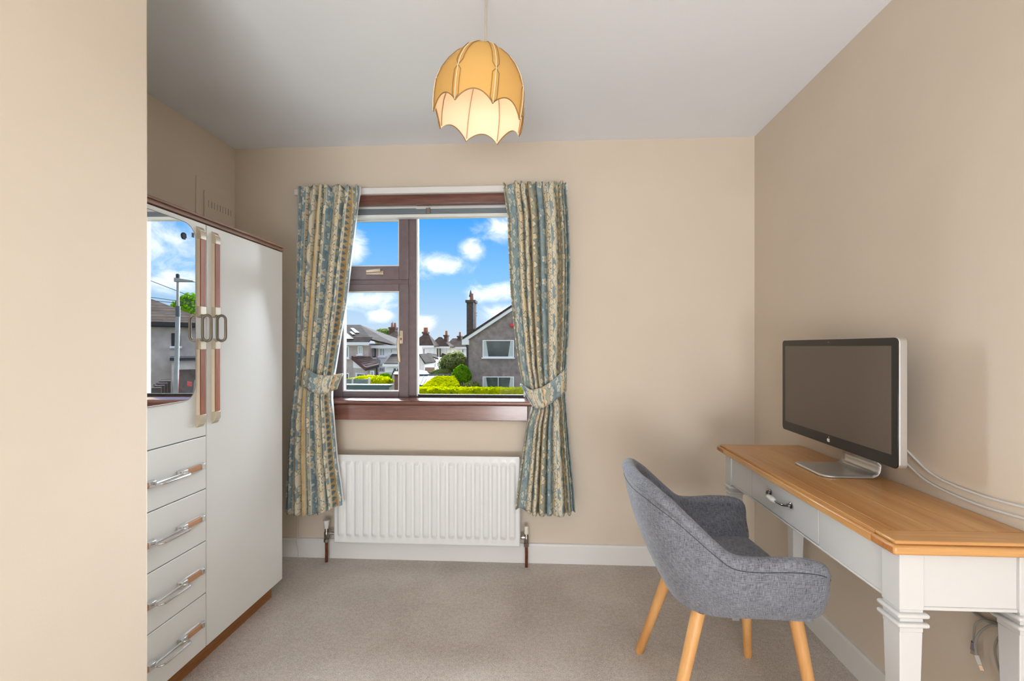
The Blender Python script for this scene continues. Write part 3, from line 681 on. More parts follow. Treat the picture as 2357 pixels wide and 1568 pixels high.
for k in range(8):
    a0 = PA + k * step
    def pf(u, v, off=0.0):
        h0 = hem(u); hh = h0 + (0.250 - h0) * v; a = a0 + step * u
        flat = math.cos(step / 2) / math.cos(step * (u - 0.5)); bl = min(1.0, (0.25 - hh) / 0.05)
        r = rad(hh) * (1 - 0.55 * bl * (1 - flat)) + off
        return PC + tl @ Vector((r * math.cos(a), r * math.sin(a), hh))
    sh = MB().grid(pf, 15, 26).build('shade_panel', M['shade'], pl, smooth=True, ang=180)
    MB().grid(lambda u, v: pf(u, v * 0.97, -0.004), 15, 20).build('lining_panel', M['shadeliner'], sh, smooth=True, ang=180)
    MB().tube([pf(u / 20, 0, 0.0) for u in range(21)], 0.0016, 6).build('hem_piping', M['piping'], sh, smooth=True)
    rb = MB().tube([sp(a0, 0.002 + 0.246 * j / 24, 0.0022) for j in range(25)], [0.0015] * 25, 6).build('rib', M['shadeseam'], pl, smooth=True)
    for (h0, h1) in ((0.108, 0.246), (0.004, 0.104)):      # stitched lozenges either side of the rib
        P = []
        for j in range(25): hh = h0 + (h1 - h0) * j / 24; e = min(1.0, min(j, 24 - j if h1 < 0.2 else 30) / 3.0); P.append(sp(a0 + (0.0095 * e + 0.001) / max(rad(hh), 0.05), hh, 0.0012))
        Q = []
        for j in range(25): hh = h0 + (h1 - h0) * j / 24; e = min(1.0, min(j, 24 - j if h1 < 0.2 else 30) / 3.0); Q.append(sp(a0 - (0.0095 * e + 0.001) / max(rad(hh), 0.05), hh, 0.0012))
        MB().tube(P, 0.0011, 5).build('stitched_edge', M['piping'], rb, smooth=True)
        MB().tube(Q, 0.0011, 5).build('stitched_edge', M['piping'], rb, smooth=True)
    MB().tube([sp(a0, 0.01 + 0.2 * j / 16, -0.0065) for j in range(17)], 0.0012, 5).build('inner_wire', M['piping'], rb, smooth=True)
MB().lathe([(0.020, 0.0), (0.024, 0.004), (0.024, 0.010), (0.008, 0.018)], PC + tl @ Vector((0, 0, 0.246)), 20).build('gallery', M['shade'], pl, smooth=True)
topc = PC + tl @ Vector((0, 0, 0.258))
MB().tube([topc - Vector((0, 0, 0.02)), Vector((topc.x + 0.001, topc.y, 2.30)), Vector((topc.x + 0.002, topc.y, ZC))], 0.0034, 8).build('cord', mat('aged_white_flex', (188, 178, 160), 0.5), pl, smooth=True)
MB().lathe([(0.024, -0.006), (0.030, -0.004), (0.032, 0.0)], (topc.x, topc.y, ZC), 24).build('ceiling_rose', M['white'], pl, smooth=True)
MB().lathe([(0.014, 0.0), (0.017, 0.01), (0.017, 0.05), (0.012, 0.06)], (topc.x, topc.y, topc.z - 0.055), 18).build('lamp_holder', M['capw'], pl, smooth=True)
bm_ = bpy.data.materials.new('lit_bulb'); bm_.use_nodes = True; h = G(bm_.node_tree); h.n['Principled BSDF'].inputs['Emission Color'].default_value = (1.0, 0.80, 0.52, 1); h.n['Principled BSDF'].inputs['Emission Strength'].default_value = 2.0
MB().lathe([(0.010, 0.0), (0.014, -0.012), (0.026, -0.04), (0.030, -0.06), (0.026, -0.078), (0.014, -0.09), (0.002, -0.093)], (topc.x, topc.y, topc.z - 0.055), 20).build('bulb', bm_, pl, smooth=True)
ld_ = bpy.data.lights.new('bulb_glow', 'POINT'); ld_.energy = 0.46; ld_.color = (1.0, 0.84, 0.68); ld_.shadow_soft_size = 0.03
lo_ = bpy.data.objects.new('bulb_glow', ld_); COL.objects.link(lo_); lo_.parent = pl; lo_.location = Vector((topc.x, topc.y, topc.z - 0.200)) - pl.location

# ================================================================== desk
DT = 0.780; DX0, DX1, DY0, DY1 = 0.805, 1.170, 1.060, 2.100
dk = thing('desk', 'pale grey console desk with oak top against the wall', 'desk', ((DX0 + DX1) / 2, (DY0 + DY1) / 2, 0))
tz0 = DT - 0.030; EB = 0.075
def rim_board(name, x0, x1, y0, y1, m, front=False, near=False, far=False):
    o = MB().box(x0, x1, y0, y1, tz0, DT).build(name, M[m], dk, bevel=0.003); return o
# stepped edge: lower wider layer and upper inset layer make the moulded lip
MB().box(DX0, DX1, DY0, DY0 + EB, tz0, DT - 0.009).build('end_board_base', M['oakx'], dk, bevel=0.005)
MB().box(DX0, DX1, DY1 - EB, DY1, tz0, DT - 0.009).build('end_board_base', M['oakx'], dk, bevel=0.005)
MB().box(DX0 + 0.010, DX1, DY0 + 0.010, DY0 + EB, DT - 0.009, DT).build('end_board', M['oakx'], dk, bevel=0.003)
MB().box(DX0 + 0.010, DX1, DY1 - EB, DY1 - 0.010, DT - 0.009, DT).build('end_board', M['oakx'], dk, bevel=0.003)
for y in (DY0, DY1 - EB): MB().box(DX0 - 0.0006, DX0 + 0.01, y + 0.004, y + EB - 0.002, tz0 + 0.003, DT - 0.012).build('end_grain', M['oakend'], dk, bevel=0.002)
MB().box(DX0, DX0 + 0.06, DY0 + EB, DY1 - EB, tz0, DT - 0.009).build('front_lipping', M['oak'], dk, bevel=0.003)
bd = [(DX0 + 0.010, DX0 + 0.052), (DX0 + 0.053, DX0 + 0.152), (DX0 + 0.1525, DX0 + 0.257), (DX0 + 0.2575, DX1)]
for (a, b) in bd: MB().box(a, b, DY0 + EB + 0.0006, DY1 - EB - 0.0006, tz0 if a > DX0 + 0.05 else DT - 0.009, DT).build('top_board', M['oak'], dk, bevel=0.0008)
LW = 0.056; lx0, lx1, ly0, ly1 = DX0 + 0.030, DX1 - 0.012, DY0 + 0.024, DY1 - 0.024
AZ = 0.622
def leg(x0, y0, sx, sy):
    # square block, two beads, then taper (outer faces stay put on the inside taper)
    x1, y1 = x0 + LW, y0 + LW
    o = MB().box(x0, x1, y0, y1, 0.612, tz0).build('leg', M['deskpaint'], dk, bevel=0.002)
    for z in (0.600, 0.578): MB().box(x0 - 0.008, x1 + 0.008, y0 - 0.008, y1 + 0.008, z - 0.005, z + 0.006).build('leg_bead', M['deskpaint'], o, bevel=0.005, seg=3)
    e = 0.002
    MB().box(x0 + e, x1 - e, y0 + e, y1 - e, 0.560, 0.612).build('leg_neck', M['deskpaint'], o)
    tp = 0.012
    MB().hexa([(x0 + tp, y0 + tp, 0), (x1 - tp, y0 + tp, 0), (x1 - tp, y1 - tp, 0), (x0 + tp, y1 - tp, 0), (x0 + e, y0 + e, 0.560), (x1 - e, y0 + e, 0.560), (x1 - e, y1 - e, 0.560), (x0 + e, y1 - e, 0.560)]).build('leg_taper', M['deskpaint'], o, bevel=0.002)
for x in (lx0, lx1 - LW):
    for y in (ly0, ly1 - LW): leg(x, y, 1, 1)
ax = lx0 + 0.006
yd0 = atX(1885, 1200, ax).y; yd1 = atX(1731, 1110, ax).y
MB().box(ax, ax + 0.018, ly0 + LW, yd0 - 0.0012, AZ, tz0).build('apron', M['deskpaint'], dk)
MB().box(ax, ax + 0.018, yd1 + 0.0012, ly1 - LW, AZ, tz0).build('apron', M['deskpaint'], dk)
MB().box(ax, ax + 0.018, yd0 - 0.0012, yd1 + 0.0012, tz0 - 0.014, tz0).build('drawer_rail', M['deskpaint'], dk)
MB().box(ax - 0.004, ax + 0.020, ly0 + LW, ly1 - LW, AZ - 0.006, AZ).build('apron_bead', M['deskpaint'], dk, bevel=0.002)
MB().box(ax + 0.004, ax + 0.016, yd0, yd1, AZ, tz0 - 0.014).build('drawer_recess', M['gap'], dk)
dw = MB().box(ax - 0.001, ax + 0.014, yd0 + 0.001, yd1 - 0.001, AZ + 0.002, tz0 - 0.0165).build('drawer', M['deskpaint'], dk, bevel=0.0015)
MB().box(lx0 + LW, lx1 - LW, ly0 + 0.008, ly0 + 0.026, AZ - 0.006, tz0).build('end_apron', M['deskpaint'], dk)
MB().box(lx0 + LW, lx1 - LW, ly0 + 0.004, ly0 + 0.010, AZ - 0.012, AZ - 0.004).build('end_apron_bead', M['deskpaint'], dk, bevel=0.002)
MB().box(lx0 + LW, lx1 - LW, ly1 - 0.026, ly1 - 0.008, AZ - 0.006, tz0).build('end_apron', M['deskpaint'], dk)
MB().box(lx1 - 0.026, lx1 - 0.008, ly0 + LW, ly1 - LW, AZ - 0.006, tz0).build('back_apron', M['deskpaint'], dk)
# drawer handle
ha = atX(1774, 1148, ax); hb = atX(1822, 1177, ax); zc = 0.692
hn = MB().lathe([(0.011, 0.0), (0.011, -0.003), (0.006, -0.006), (0.005, -0.014)], (ax - 0.001, ha.y, zc), 16, 'X').build('handle_foot', M['nickel'], dw, smooth=True)
MB().lathe([(0.011, 0.0), (0.011, -0.003), (0.006, -0.006), (0.005, -0.014)], (ax - 0.001, hb.y, zc), 16, 'X').build('handle_foot', M['nickel'], dw, smooth=True)
ymid = (ha.y + hb.y) / 2; L2 = abs(ha.y - hb.y) / 2; hxx = ax - 0.022
barp = path([(ax - 0.012, ymid - L2, zc), (hxx, ymid - L2 * 0.80, zc - 0.004), (hxx - 0.003, ymid - L2 * 0.3, zc - 0.006), (hxx - 0.003, ymid + L2 * 0.3, zc - 0.006), (hxx, ymid + L2 * 0.80, zc - 0.004), (ax - 0.012, ymid + L2, zc)], 6)
MB().tube(barp, 0.0042, 10).build('handle_bar', M['nickel'], dw, smooth=True)
gy0, gy1 = ymid - L2 * 0.20, ymid + L2 * 0.62
MB().tube([(hxx - 0.003, gy0 + (gy1 - gy0) * k / 10, zc - 0.006) for k in range(11)], [0.0055 + 0.0055 * math.sin(math.pi * k / 10) ** 0.6 for k in range(11)], 14).build('handle_grip', M['ceramic'], dw, smooth=True)

# ================================================================== monitor
mo = thing('computer_monitor', 'silver widescreen computer monitor with black glass border, switched off', 'monitor', (1.06, 1.675, DT))
A = Vector((1.050, 2.005, 0)); B_ = Vector((1.033, 1.346, 0)); mz0, mz1 = 0.869, 1.258
mu = (B_ - A).normalized(); MW = (B_ - A).length; mn = Vector((mu.y, -mu.x, 0))       # mn points to the room
if mn.x > 0: mn = -mn
def mp(u, z, d): return A + mu * u - mn * d + Vector((0, 0, z))
def rr(u0, u1, z0, z1, r, n=6): return rrect(u0, u1, z0, z1, r, n)
def mslab(poly, d0, d1): 
    v = [mp(a, b, d0) for a, b in poly] + [mp(a, b, d1) for a, b in poly]; n = len(poly)
    return MB().add(v, [tuple(range(n))[::-1], tuple(range(n, 2 * n))] + [(i, (i + 1) % n, n + (i + 1) % n, n + i) for i in range(n)])
outer = rr(0, MW, mz0, mz1, 0.016)
mslab(outer, 0.003, 0.026).build('casing', M['alumon'], mo, bevel=0.002)
inn = rr(0.02, MW - 0.02, mz0 + 0.02, mz1 - 0.02, 0.03)
v = [mp(a, b, 0.026) for a, b in rr(0.004, MW - 0.004, mz0 + 0.004, mz1 - 0.004, 0.016)] + [mp(a, b, 0.036) for a, b in rr(0.05, MW - 0.05, mz0 + 0.05, mz1 - 0.05, 0.03)] + [mp(a, b, 0.042) for a, b in rr(0.16, MW - 0.16, mz0 + 0.13, mz1 - 0.13, 0.04)]
n = len(outer); MB().add(v, [(r_ * n + i, r_ * n + (i + 1) % n, (r_ + 1) * n + (i + 1) % n, (r_ + 1) * n + i) for r_ in (0, 1) for i in range(n)] + [tuple(range(2 * n, 3 * n))]).build('back_shell', M['alumon'], mo, smooth=True, ang=70)
gl_ = mslab(rr(0.0015, MW - 0.0015, mz0 + 0.0015, mz1 - 0.0015, 0.015), 0.0, 0.003).build('glass_border', M['black'], mo, bevel=0.001)
bz = 0.026
mslab(rr(bz, MW - bz, mz0 + 0.0395, mz1 - 0.026, 0.001, 1), -0.0004, 0.001).build('screen', M['screen'], gl_)
lp = mp(MW / 2 + 0.002, 0, 0); 
cy0 = mz0 + 0.020
mslab([(MW / 2 + 0.0045 * math.cos(a), cy0 + 0.26 + 0) for a in (0,)] and rr(MW / 2 - 0.002, MW / 2 + 0.002, mz1 - 0.014, mz1 - 0.010, 0.0018, 4), -0.0006, 0.0).build('camera_lens', M['chrome_dull'], gl_)
# fruit-shaped white emblem with a bite and a leaf, under the screen
ap = []
for k in range(40):
    a = 2 * math.pi * k / 40; r_ = 0.0078 * (1 + 0.10 * math.cos(2 * a)) ; x = r_ * math.cos(a); z = r_ * math.sin(a)
    z -= 0.0016 * math.exp(-(x / 0.0022) ** 2) * (1 if z > 0 else -0.8)
    dd = math.hypot(x - 0.0100, z - 0.0010)
    if dd < 0.0045: x = 0.0100 - math.sqrt(max(0, 0.0045 ** 2 - (z - 0.0010) ** 2))
    ap.append((MW / 2 - x * -1, cy0 - 0.001 + z))
mslab(ap, -0.0006, 0.0).build('emblem', M['logo'], gl_)
mslab([(MW / 2 + 0.0002, cy0 + 0.0082), (MW / 2 + 0.0010, cy0 + 0.0108), (MW / 2 + 0.0034, cy0 + 0.0122), (MW / 2 + 0.0026, cy0 + 0.0096)], -0.0006, 0.0).build('emblem_leaf', M['logo'], gl_)
# stand: foot, bend, upright as one bent plate
uc = MW / 2 + 0.01; hw = 0.100; th = 0.007
side = [(-0.082, DT + 0.0005), (0.06, DT + 0.0005), (0.088, DT + 0.004), (0.103, DT + 0.016), (0.108, DT + 0.036), (0.104, DT + 0.060), (0.060, DT + 0.16), (0.045, DT + 0.20)]
sp_ = path([Vector((d, 0, z)) for d, z in side], 5)
def stp(u, v):
    k = v * (len(sp_) - 1); i = min(int(k), len(sp_) - 2); p = sp_[i].lerp(sp_[i + 1], k - i); d, z = p.x, p.z
    e = max(0.0, (-0.082 + 0.035 - d) / 0.035); ww = hw * (1 - 0.22 * e ** 2) if d < 0.0 else hw * (1.0 if z < DT + 0.05 else 0.9)
    return mp(uc + (u - 0.5) * 2 * ww, z, d)
o = MB().grid(stp, 9, 60).build('stand', M['alufoot'], mo, smooth=True, ang=180)
md = o.modifiers.new('thick', 'SOLIDIFY'); md.thickness = 0.006; md.offset = -1

# ================================================================== cables
def cable(name, label, pts, r, m, n=8):
    o = MB().tube(path(pts, n), r, 8).build(name, M[m], smooth=True); return tag(o, label, 'cable')
wx = XR - 0.006
cable('monitor_cable', 'upper white cable looping from the monitor along the wall', [mp(MW * 0.62, 1.05, 0.046), atX(2040, 990, wx - 0.03), atX(2088, 1038, wx), atX(2150, 1095, wx), atX(2250, 1138, wx), atX(2357, 1168, wx), atX(2480, 1196, wx)], 0.0035, 'cable')
cable('monitor_cable', 'lower white cable looping from the monitor along the wall', [mp(MW * 0.58, 1.02, 0.046), atX(2045, 1020, wx - 0.03), atX(2088, 1068, wx), atX(2140, 1112, wx), atX(2240, 1158, wx), atX(2357, 1194, wx), atX(2480, 1222, wx)], 0.0035, 'cable')
yw = XR - 0.008
cable('mains_cable', 'thick grey cable sagging under the near end of the desk', [atX(2190, 1370, yw), atX(2222, 1392, yw), atX(2262, 1425, yw), atX(2308, 1440, yw), atX(2360, 1452, yw), atX(2420, 1440, yw)], 0.0042, 'cableg')
def plugcable(name, label, pts, r, p0, p1, body, tip):
    t = tag(empty(name, p1), label, 'cable')
    MB().tube(path(pts, 8), r, 8).build('lead', M['cableg'], t, smooth=True)
    d = (p1 - p0).normalized(); MB().tube([p0, p0 + d * 0.022], [0.0068, 0.0068], 4).build('plug_body', M[body], t, bevel=0.001)
    MB().tube([p0 + d * 0.0225, p0 + d * 0.034], 0.0052, 4).build('plug_tip', M[tip], t)
yq = XR - 0.020
e0, e1 = atX(2248, 1508, yq), atX(2258, 1535, yq)
plugcable('plug_cable', 'grey cable ending in a white plug hanging under the desk', [atX(2310, 1442, yq), atX(2280, 1440, yq), atX(2256, 1456, yq), atX(2245, 1480, yq), e0], 0.003, e0, e1, 'capw', 'brass')
e0, e1 = atX(2241, 1478, yq + 0.008), atX(2238, 1503, yq + 0.008)
plugcable('plug_cable', 'thinner grey cable ending in a steel plug under the desk', [atX(2300, 1436, yq + 0.008), atX(2266, 1428, yq + 0.008), atX(2246, 1436, yq + 0.008), atX(2242, 1460, yq + 0.008), e0], 0.0024, e0, e1, 'steelplug', 'chrome_dull')
cable('charging_cable', 'thin grey cable curving behind the rear desk leg to the floor', [atX(2330, 1448, yq), atX(2303, 1462, yq), atX(2290, 1490, yq), atX(2296, 1530, yq), atX(2310, 1570, yq), atX(2330, 1640, yq)], 0.0026, 'cableg')

# ================================================================== tub chair
CYc = 1.595
ch = thing('tub_chair', 'grey fabric tub chair with beech legs facing the desk', 'chair', (0.60, CYc, 0))
half = [(.297, 0, .803), (.299, .06, .803), (.306, .11, .802), (.322, .155, .797), (.350, .195, .780), (.395, .228, .750), (.450, .250, .702), (.505, .266, .652), (.552, .276, .618), (.615, .284, .612), (.690, .288, .616), (.750, .288, .615), (.790, .286, .609), (.810, .284, .601)]
hbot = [(.432, 0, .388), (.435, .045, .388), (.441, .085, .388), (.452, .122, .389), (.470, .155, .391), (.495, .180, .394), (.530, .200, .398), (.565, .212, .402), (.600, .220, .406), (.645, .227, .410), (.700, .232, .414), (.755, .236, .418), (.795, .238, .422), (.812, .238, .426)]
def mirror_list(L): return [(x, -d, z) for x, d, z in L[::-1]] + L[1:]
RM = path([Vector(p) for p in mirror_list(half)], 3); BT = path([Vector(p) for p in mirror_list(hbot)], 3)
NT = len(RM); rows = []; uvs = []
arc = 0.0
for i in range(NT):
    R_, Bq = RM[i], BT[i]
    a, b = RM[max(i - 1, 0)], RM[min(i + 1, NT - 1)]; tg = Vector((b.x - a.x, b.y - a.y, 0)).normalized(); nn = Vector((tg.y, -tg.x, 0))
    ctr = Vector((0.62, 0, 0)); 
    if nn.dot(Vector((R_.x, R_.y, 0)) - ctr) < 0: nn = -nn      # outward
    if i: arc += (RM[i] - RM[i - 1]).length
    backness = max(0.0, min(1.0, (R_.z - 0.61) / 0.18))
    prof_ = []
    for s in (0, .06, .14, .24, .36, .5, .64, .78, .92, .965):
        fr = 1 - (1 - s) ** (2.7 - 1.1 * backness)
        p = Vector((Bq.x + (R_.x - Bq.x) * fr, Bq.y + (R_.y - Bq.y) * fr, Bq.z + (R_.z - 0.020 - Bq.z) * s)); prof_.append(p)
    T_ = 0.044; r_ = T_ / 2; C = Vector((R_.x, R_.y, R_.z - r_)) - nn * (r_ - 0.004)
    seam_i = len(prof_) - 1
    for k in range(9):
        an = math.radians(-20 + 220 * k / 8); prof_.append(C + nn * (r_ + 0.002) * math.cos(an) + Vector((0, 0, (r_ + 0.001) * math.sin(an))))
    # inner wall down to the seat
    ib = Vector((Bq.x, Bq.y, 0.462)); inward = Vector((0.62 - ib.x, -ib.y, 0))
    inb = Vector((Bq.x + (R_.x - Bq.x) * 0.30, Bq.y + (R_.y - Bq.y) * 0.30, 0.458)) - nn * 0.045
    it = C - nn * r_
    for s in (.2, .4, .6, .8, .92, 1.0):
        fr = s ** 1.7; prof_.append(Vector((it.x + (inb.x - it.x) * fr, it.y + (inb.y - it.y) * fr, it.z - 0.02 + (inb.z - it.z + 0.02) * s)))
    rows.append(prof_)
NP = len(rows[0]); vs = []; uu = []; arc = 0.0
off = Vector((0, CYc, 0))
for i, pr in enumerate(rows):
    if i: arc += (RM[i] - RM[i - 1]).length
    pv = 0.0
    for j, p in enumerate(pr):
        if j: pv += (pr[j] - pr[j - 1]).length
        vs.append(p + off); uu.append((arc, pv))
fs = [(i * NP + j, i * NP + j + 1, (i + 1) * NP + j + 1, (i + 1) * NP + j) for i in range(NT - 1) for j in range(NP - 1)]
shell = MB(); shell.add(vs, fs, uu)
# rounded arm fronts
for i0, sg in ((0, 1), (NT - 1, 1)):
    pr = [p + off for p in rows[i0]]; cen = sum(pr, Vector()) / len(pr); prev = [i0 * NP + j for j in range(NP)]
    for (sh_, fw) in ((0.93, 0.008), (0.78, 0.014), (0.5, 0.017)):
        ring = [cen + (p - cen) * sh_ + Vector((fw, 0, 0)) for p in pr]; base = len(shell.v)
        shell.add(ring, [], [(p.y * 1.0, p.z) for p in ring]); cur = [base + j for j in range(NP)]
        shell.f += [(prev[j], prev[(j + 1) % NP], cur[(j + 1) % NP], cur[j]) for j in range(NP)]; prev = cur
    shell.f.append(tuple(prev))
shell.build('shell', M['weave'], ch, smooth=True, ang=75)
# seat cushion and underside
inn = [rows[i][-1] + off for i in range(NT)]
def seat_pt(i, s, z): p = inn[i]; c_ = Vector((0.62, CYc, 0)); q = c_ + (Vector((p.x, p.y, 0)) - c_) * s; return Vector((q.x, q.y, z))
st = MB(); layers = [(1.04, .40), (1.04, .462), (0.985, .478), (0.90, .484), (0.6, .488), (0.2, .489)]
polyN = NT + 1
for s, z in layers:
    pts = [seat_pt(i, s, z) for i in range(NT)]; pts.append(Vector((0.62 + (0.822 - 0.62) * min(s, 1.0), CYc, z)))
    st.add(pts, [], [(p.x, p.y) for p in pts])
for k in range(len(layers) - 1):
    for j in range(polyN): st.f.append((k * polyN + j, k * polyN + (j + 1) % polyN, (k + 1) * polyN + (j + 1) % polyN, (k + 1) * polyN + j))
st.f.append(tuple((len(layers) - 1) * polyN + j for j in range(polyN))); st.f.append(tuple(range(polyN))[::-1])
st.build('seat', M['weave'], ch, smooth=True, ang=60)
ub = MB(); pts = [BT[i] + off + Vector((0, 0, 0.006)) for i in range(NT)]
ub.slab([Vector((p.x, p.y, 0.392)) if False else p for p in pts], (0, 0, 0.03)); ub.build('underside', M['weave'], ch)
for dj in (0, 1):
    MB().tube([rows[i][9 - dj] + off + (rows[i][9 - dj] - rows[i][-3]).normalized() * 0.0006 for i in range(NT)], 0.0012, 5).build('stitched_seam', M['seam'], ch, smooth=True)
for fx, fy, tx, ty in ((.384, 1.805, .505, 1.738), (.384, 1.385, .505, 1.452), (.812, 1.805, .775, 1.745), (.845, 1.385, .790, 1.445)):
    zt_ = 0.408; zb_ = 0.392
    lg = MB().tube([(fx, fy, 0.0), (fx + (tx - fx) * .02, fy + (ty - fy) * .02, .008), (fx + (tx - fx) * .5, fy + (ty - fy) * .5, zt_ * .5), (tx, ty, zt_)], [0.0140, 0.0155, 0.0185, 0.0215], 18, cap=True).build('leg', M['beech'], ch, smooth=True)
    MB().lathe([(0.025, zb_ - 0.008), (0.031, zb_), (0.031, zb_ + 0.015)], (tx, ty, 0), 16).build('leg_bracket', M['bracket'], lg)
# ================================================================== outdoors
GZ = -3.1
M['pebble'] = mat('grey_pebbledash', (150, 138, 132), 0.95, var=0.22, vscale=3.0, bump=0.5, bscale=60, spec=0.1, detail=8)
M['pebble2'] = mat('warm_grey_render', (202, 191, 182), 0.95, var=0.15, vscale=2.0, detail=8, spec=0.1)
M['pinkrender'] = mat('pinkish_render', (196, 180, 172), 0.95, var=0.12, vscale=1.5, detail=6, spec=0.1)
M['whitewall'] = mat('white_house_render', (246, 246, 244), 0.9, var=0.03, vscale=1.0, spec=0.1)
M['creamwall'] = mat('cream_house_render', (244, 236, 218), 0.9, var=0.03, vscale=1.0, spec=0.1)
def rooftile(name, c1, c2):
    m = bpy.data.materials.new(name); m.use_nodes = True; h = G(m.node_tree); b = h.n['Principled BSDF']
    x, y, z = h.sep(h.obj())[:3]
    row = h.m('FRACT', h.m('MULTIPLY', z, 6.2)); n = h.noise(h.obj(), 1.6, 6, 0.65)
    c = h.mix(h.ss(n, 0.3, 0.7), lin(c1), lin(c2)); c = h.mix(h.ss(row, 0.22, 0.05), c, tuple(q * 0.45 for q in lin(c1)[:3]) + (1,))
    h.put(b.inputs['Base Color'], c); b.inputs['Roughness'].default_value = 0.9; b.inputs['Specular IOR Level'].default_value = 0.08; return m
M['roof'] = rooftile('brown_concrete_tiles', (66, 57, 51), (88, 77, 68))
M['roof2'] = rooftile('weathered_roof_tiles', (80, 68, 60), (102, 89, 78))
M['rooftile_dk'] = mat('dark_brown_tile', (78, 58, 52), 0.8, col2=(112, 92, 82), vscale=2)
M['barge'] = mat('maroon_bargeboard', (88, 44, 40), 0.6)
M['pvc'] = mat('white_pvc', (244, 244, 244), 0.4)
M['fascia'] = mat('white_fascia', (238, 238, 238), 0.5)
M['dglass'] = mat('dark_house_glass', (66, 74, 74), 0.08, col2=(96, 104, 100), vscale=0.8, spec=0.6)
M['lglass'] = mat('pale_house_glass', (150, 164, 164), 0.1, col2=(180, 190, 188), vscale=0.7, spec=0.6)
M['hcurt'] = mat('house_net_curtain', (196, 204, 200), 0.9)
M['chim'] = mat('dark_chimney_render', (92, 80, 74), 0.95, var=0.25, vscale=6, detail=6)
M['brick'] = mat('brown_brick', (98, 72, 62), 0.95, var=0.2, vscale=10)
M['pot'] = mat('terracotta_pot', (168, 108, 78), 0.8)
M['alarm'] = mat('red_alarm_box', (224, 56, 66), 0.4)
M['pipe'] = mat('black_drainpipe', (44, 44, 48), 0.5)
def leafmat(name, c1, c2, tr=0.5):
    m = mat(name, c1, 0.8, col2=c2, vscale=1.5, spec=0.0); h = G(m.node_tree); b = h.n['Principled BSDF']
    t = h.new('ShaderNodeBsdfTranslucent'); h.l.new(b.inputs['Base Color'].links[0].from_socket, t.inputs[0])
    mx = h.new('ShaderNodeMixShader'); mx.inputs[0].default_value = tr
    h.l.new(b.outputs[0], mx.inputs[1]); h.l.new(t.outputs[0], mx.inputs[2]); h.l.new(mx.outputs[0], h.n['Material Output'].inputs[0]); return m
M['lime'] = leafmat('lime_hedge_leaves', (222, 222, 4), (188, 198, 2), 0.55)
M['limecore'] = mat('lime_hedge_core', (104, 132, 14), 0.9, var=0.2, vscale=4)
M['green'] = leafmat('green_leaves', (92, 142, 22), (126, 172, 26), 0.45)
M['olive'] = leafmat('olive_leaves', (108, 122, 62), (138, 146, 88), 0.45)
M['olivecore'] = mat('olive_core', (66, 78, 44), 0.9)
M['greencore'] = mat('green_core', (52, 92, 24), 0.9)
M['bark'] = mat('bark', (84, 68, 54), 0.9)
M['grass'] = mat('garden_ground', (116, 124, 88), 0.95, col2=(140, 136, 120), vscale=0.3)
M['tin'] = mat('shed_tin_roof', (78, 84, 92), 0.6, 0.0)
M['tinpale'] = mat('pale_roof_sheet', (176, 178, 178), 0.7)
M['fencegrey'] = mat('grey_fence_panel', (108, 120, 126), 0.7)
M['concrete'] = mat('concrete_post', (206, 204, 196), 0.8)
M['fencebrown'] = mat('brown_fence', (128, 92, 78), 0.8, var=0.2, vscale=3)
M['felt'] = mat('dark_felt_roof', (96, 112, 112), 0.7, var=0.1, vscale=1)
M['solar'] = mat('solar_panel', (70, 75, 84), 0.5)
M['galv'] = mat('galvanised_post', (150, 152, 152), 0.5, 0.3, var=0.1, vscale=3)
M['redpaint'] = mat('red_gloss_frame', (216, 38, 48), 0.35)
M['silvercar'] = mat('silver_car_paint', (196, 200, 206), 0.25, 0.4)
M['blackpl'] = mat('black_fixture', (40, 40, 42), 0.6)

# ground, hill line
struct(MB().add([(-90, 3.2, GZ), (120, 3.2, GZ), (120, 160, GZ), (-90, 160, GZ)], [(0, 1, 2, 3)]).build('ground', M['grass']), 'gardens below the window')
def hillf(u, v):
    x = -120 + 240 * u; z = GZ + (CH + 1.6 - GZ + 1.1 * math.sin(x * 0.11) + 0.5 * math.sin(x * 0.37 + 1)) * math.sin(v * math.pi / 2)
    return Vector((x, 150 + 25 * v, z))
struct(MB().grid(hillf, 80, 6).build('hill', mat('distant_wooded_hill', (124, 138, 142), 0.95, var=0.2, vscale=0.3), smooth=True), 'distant wooded hill on the skyline')

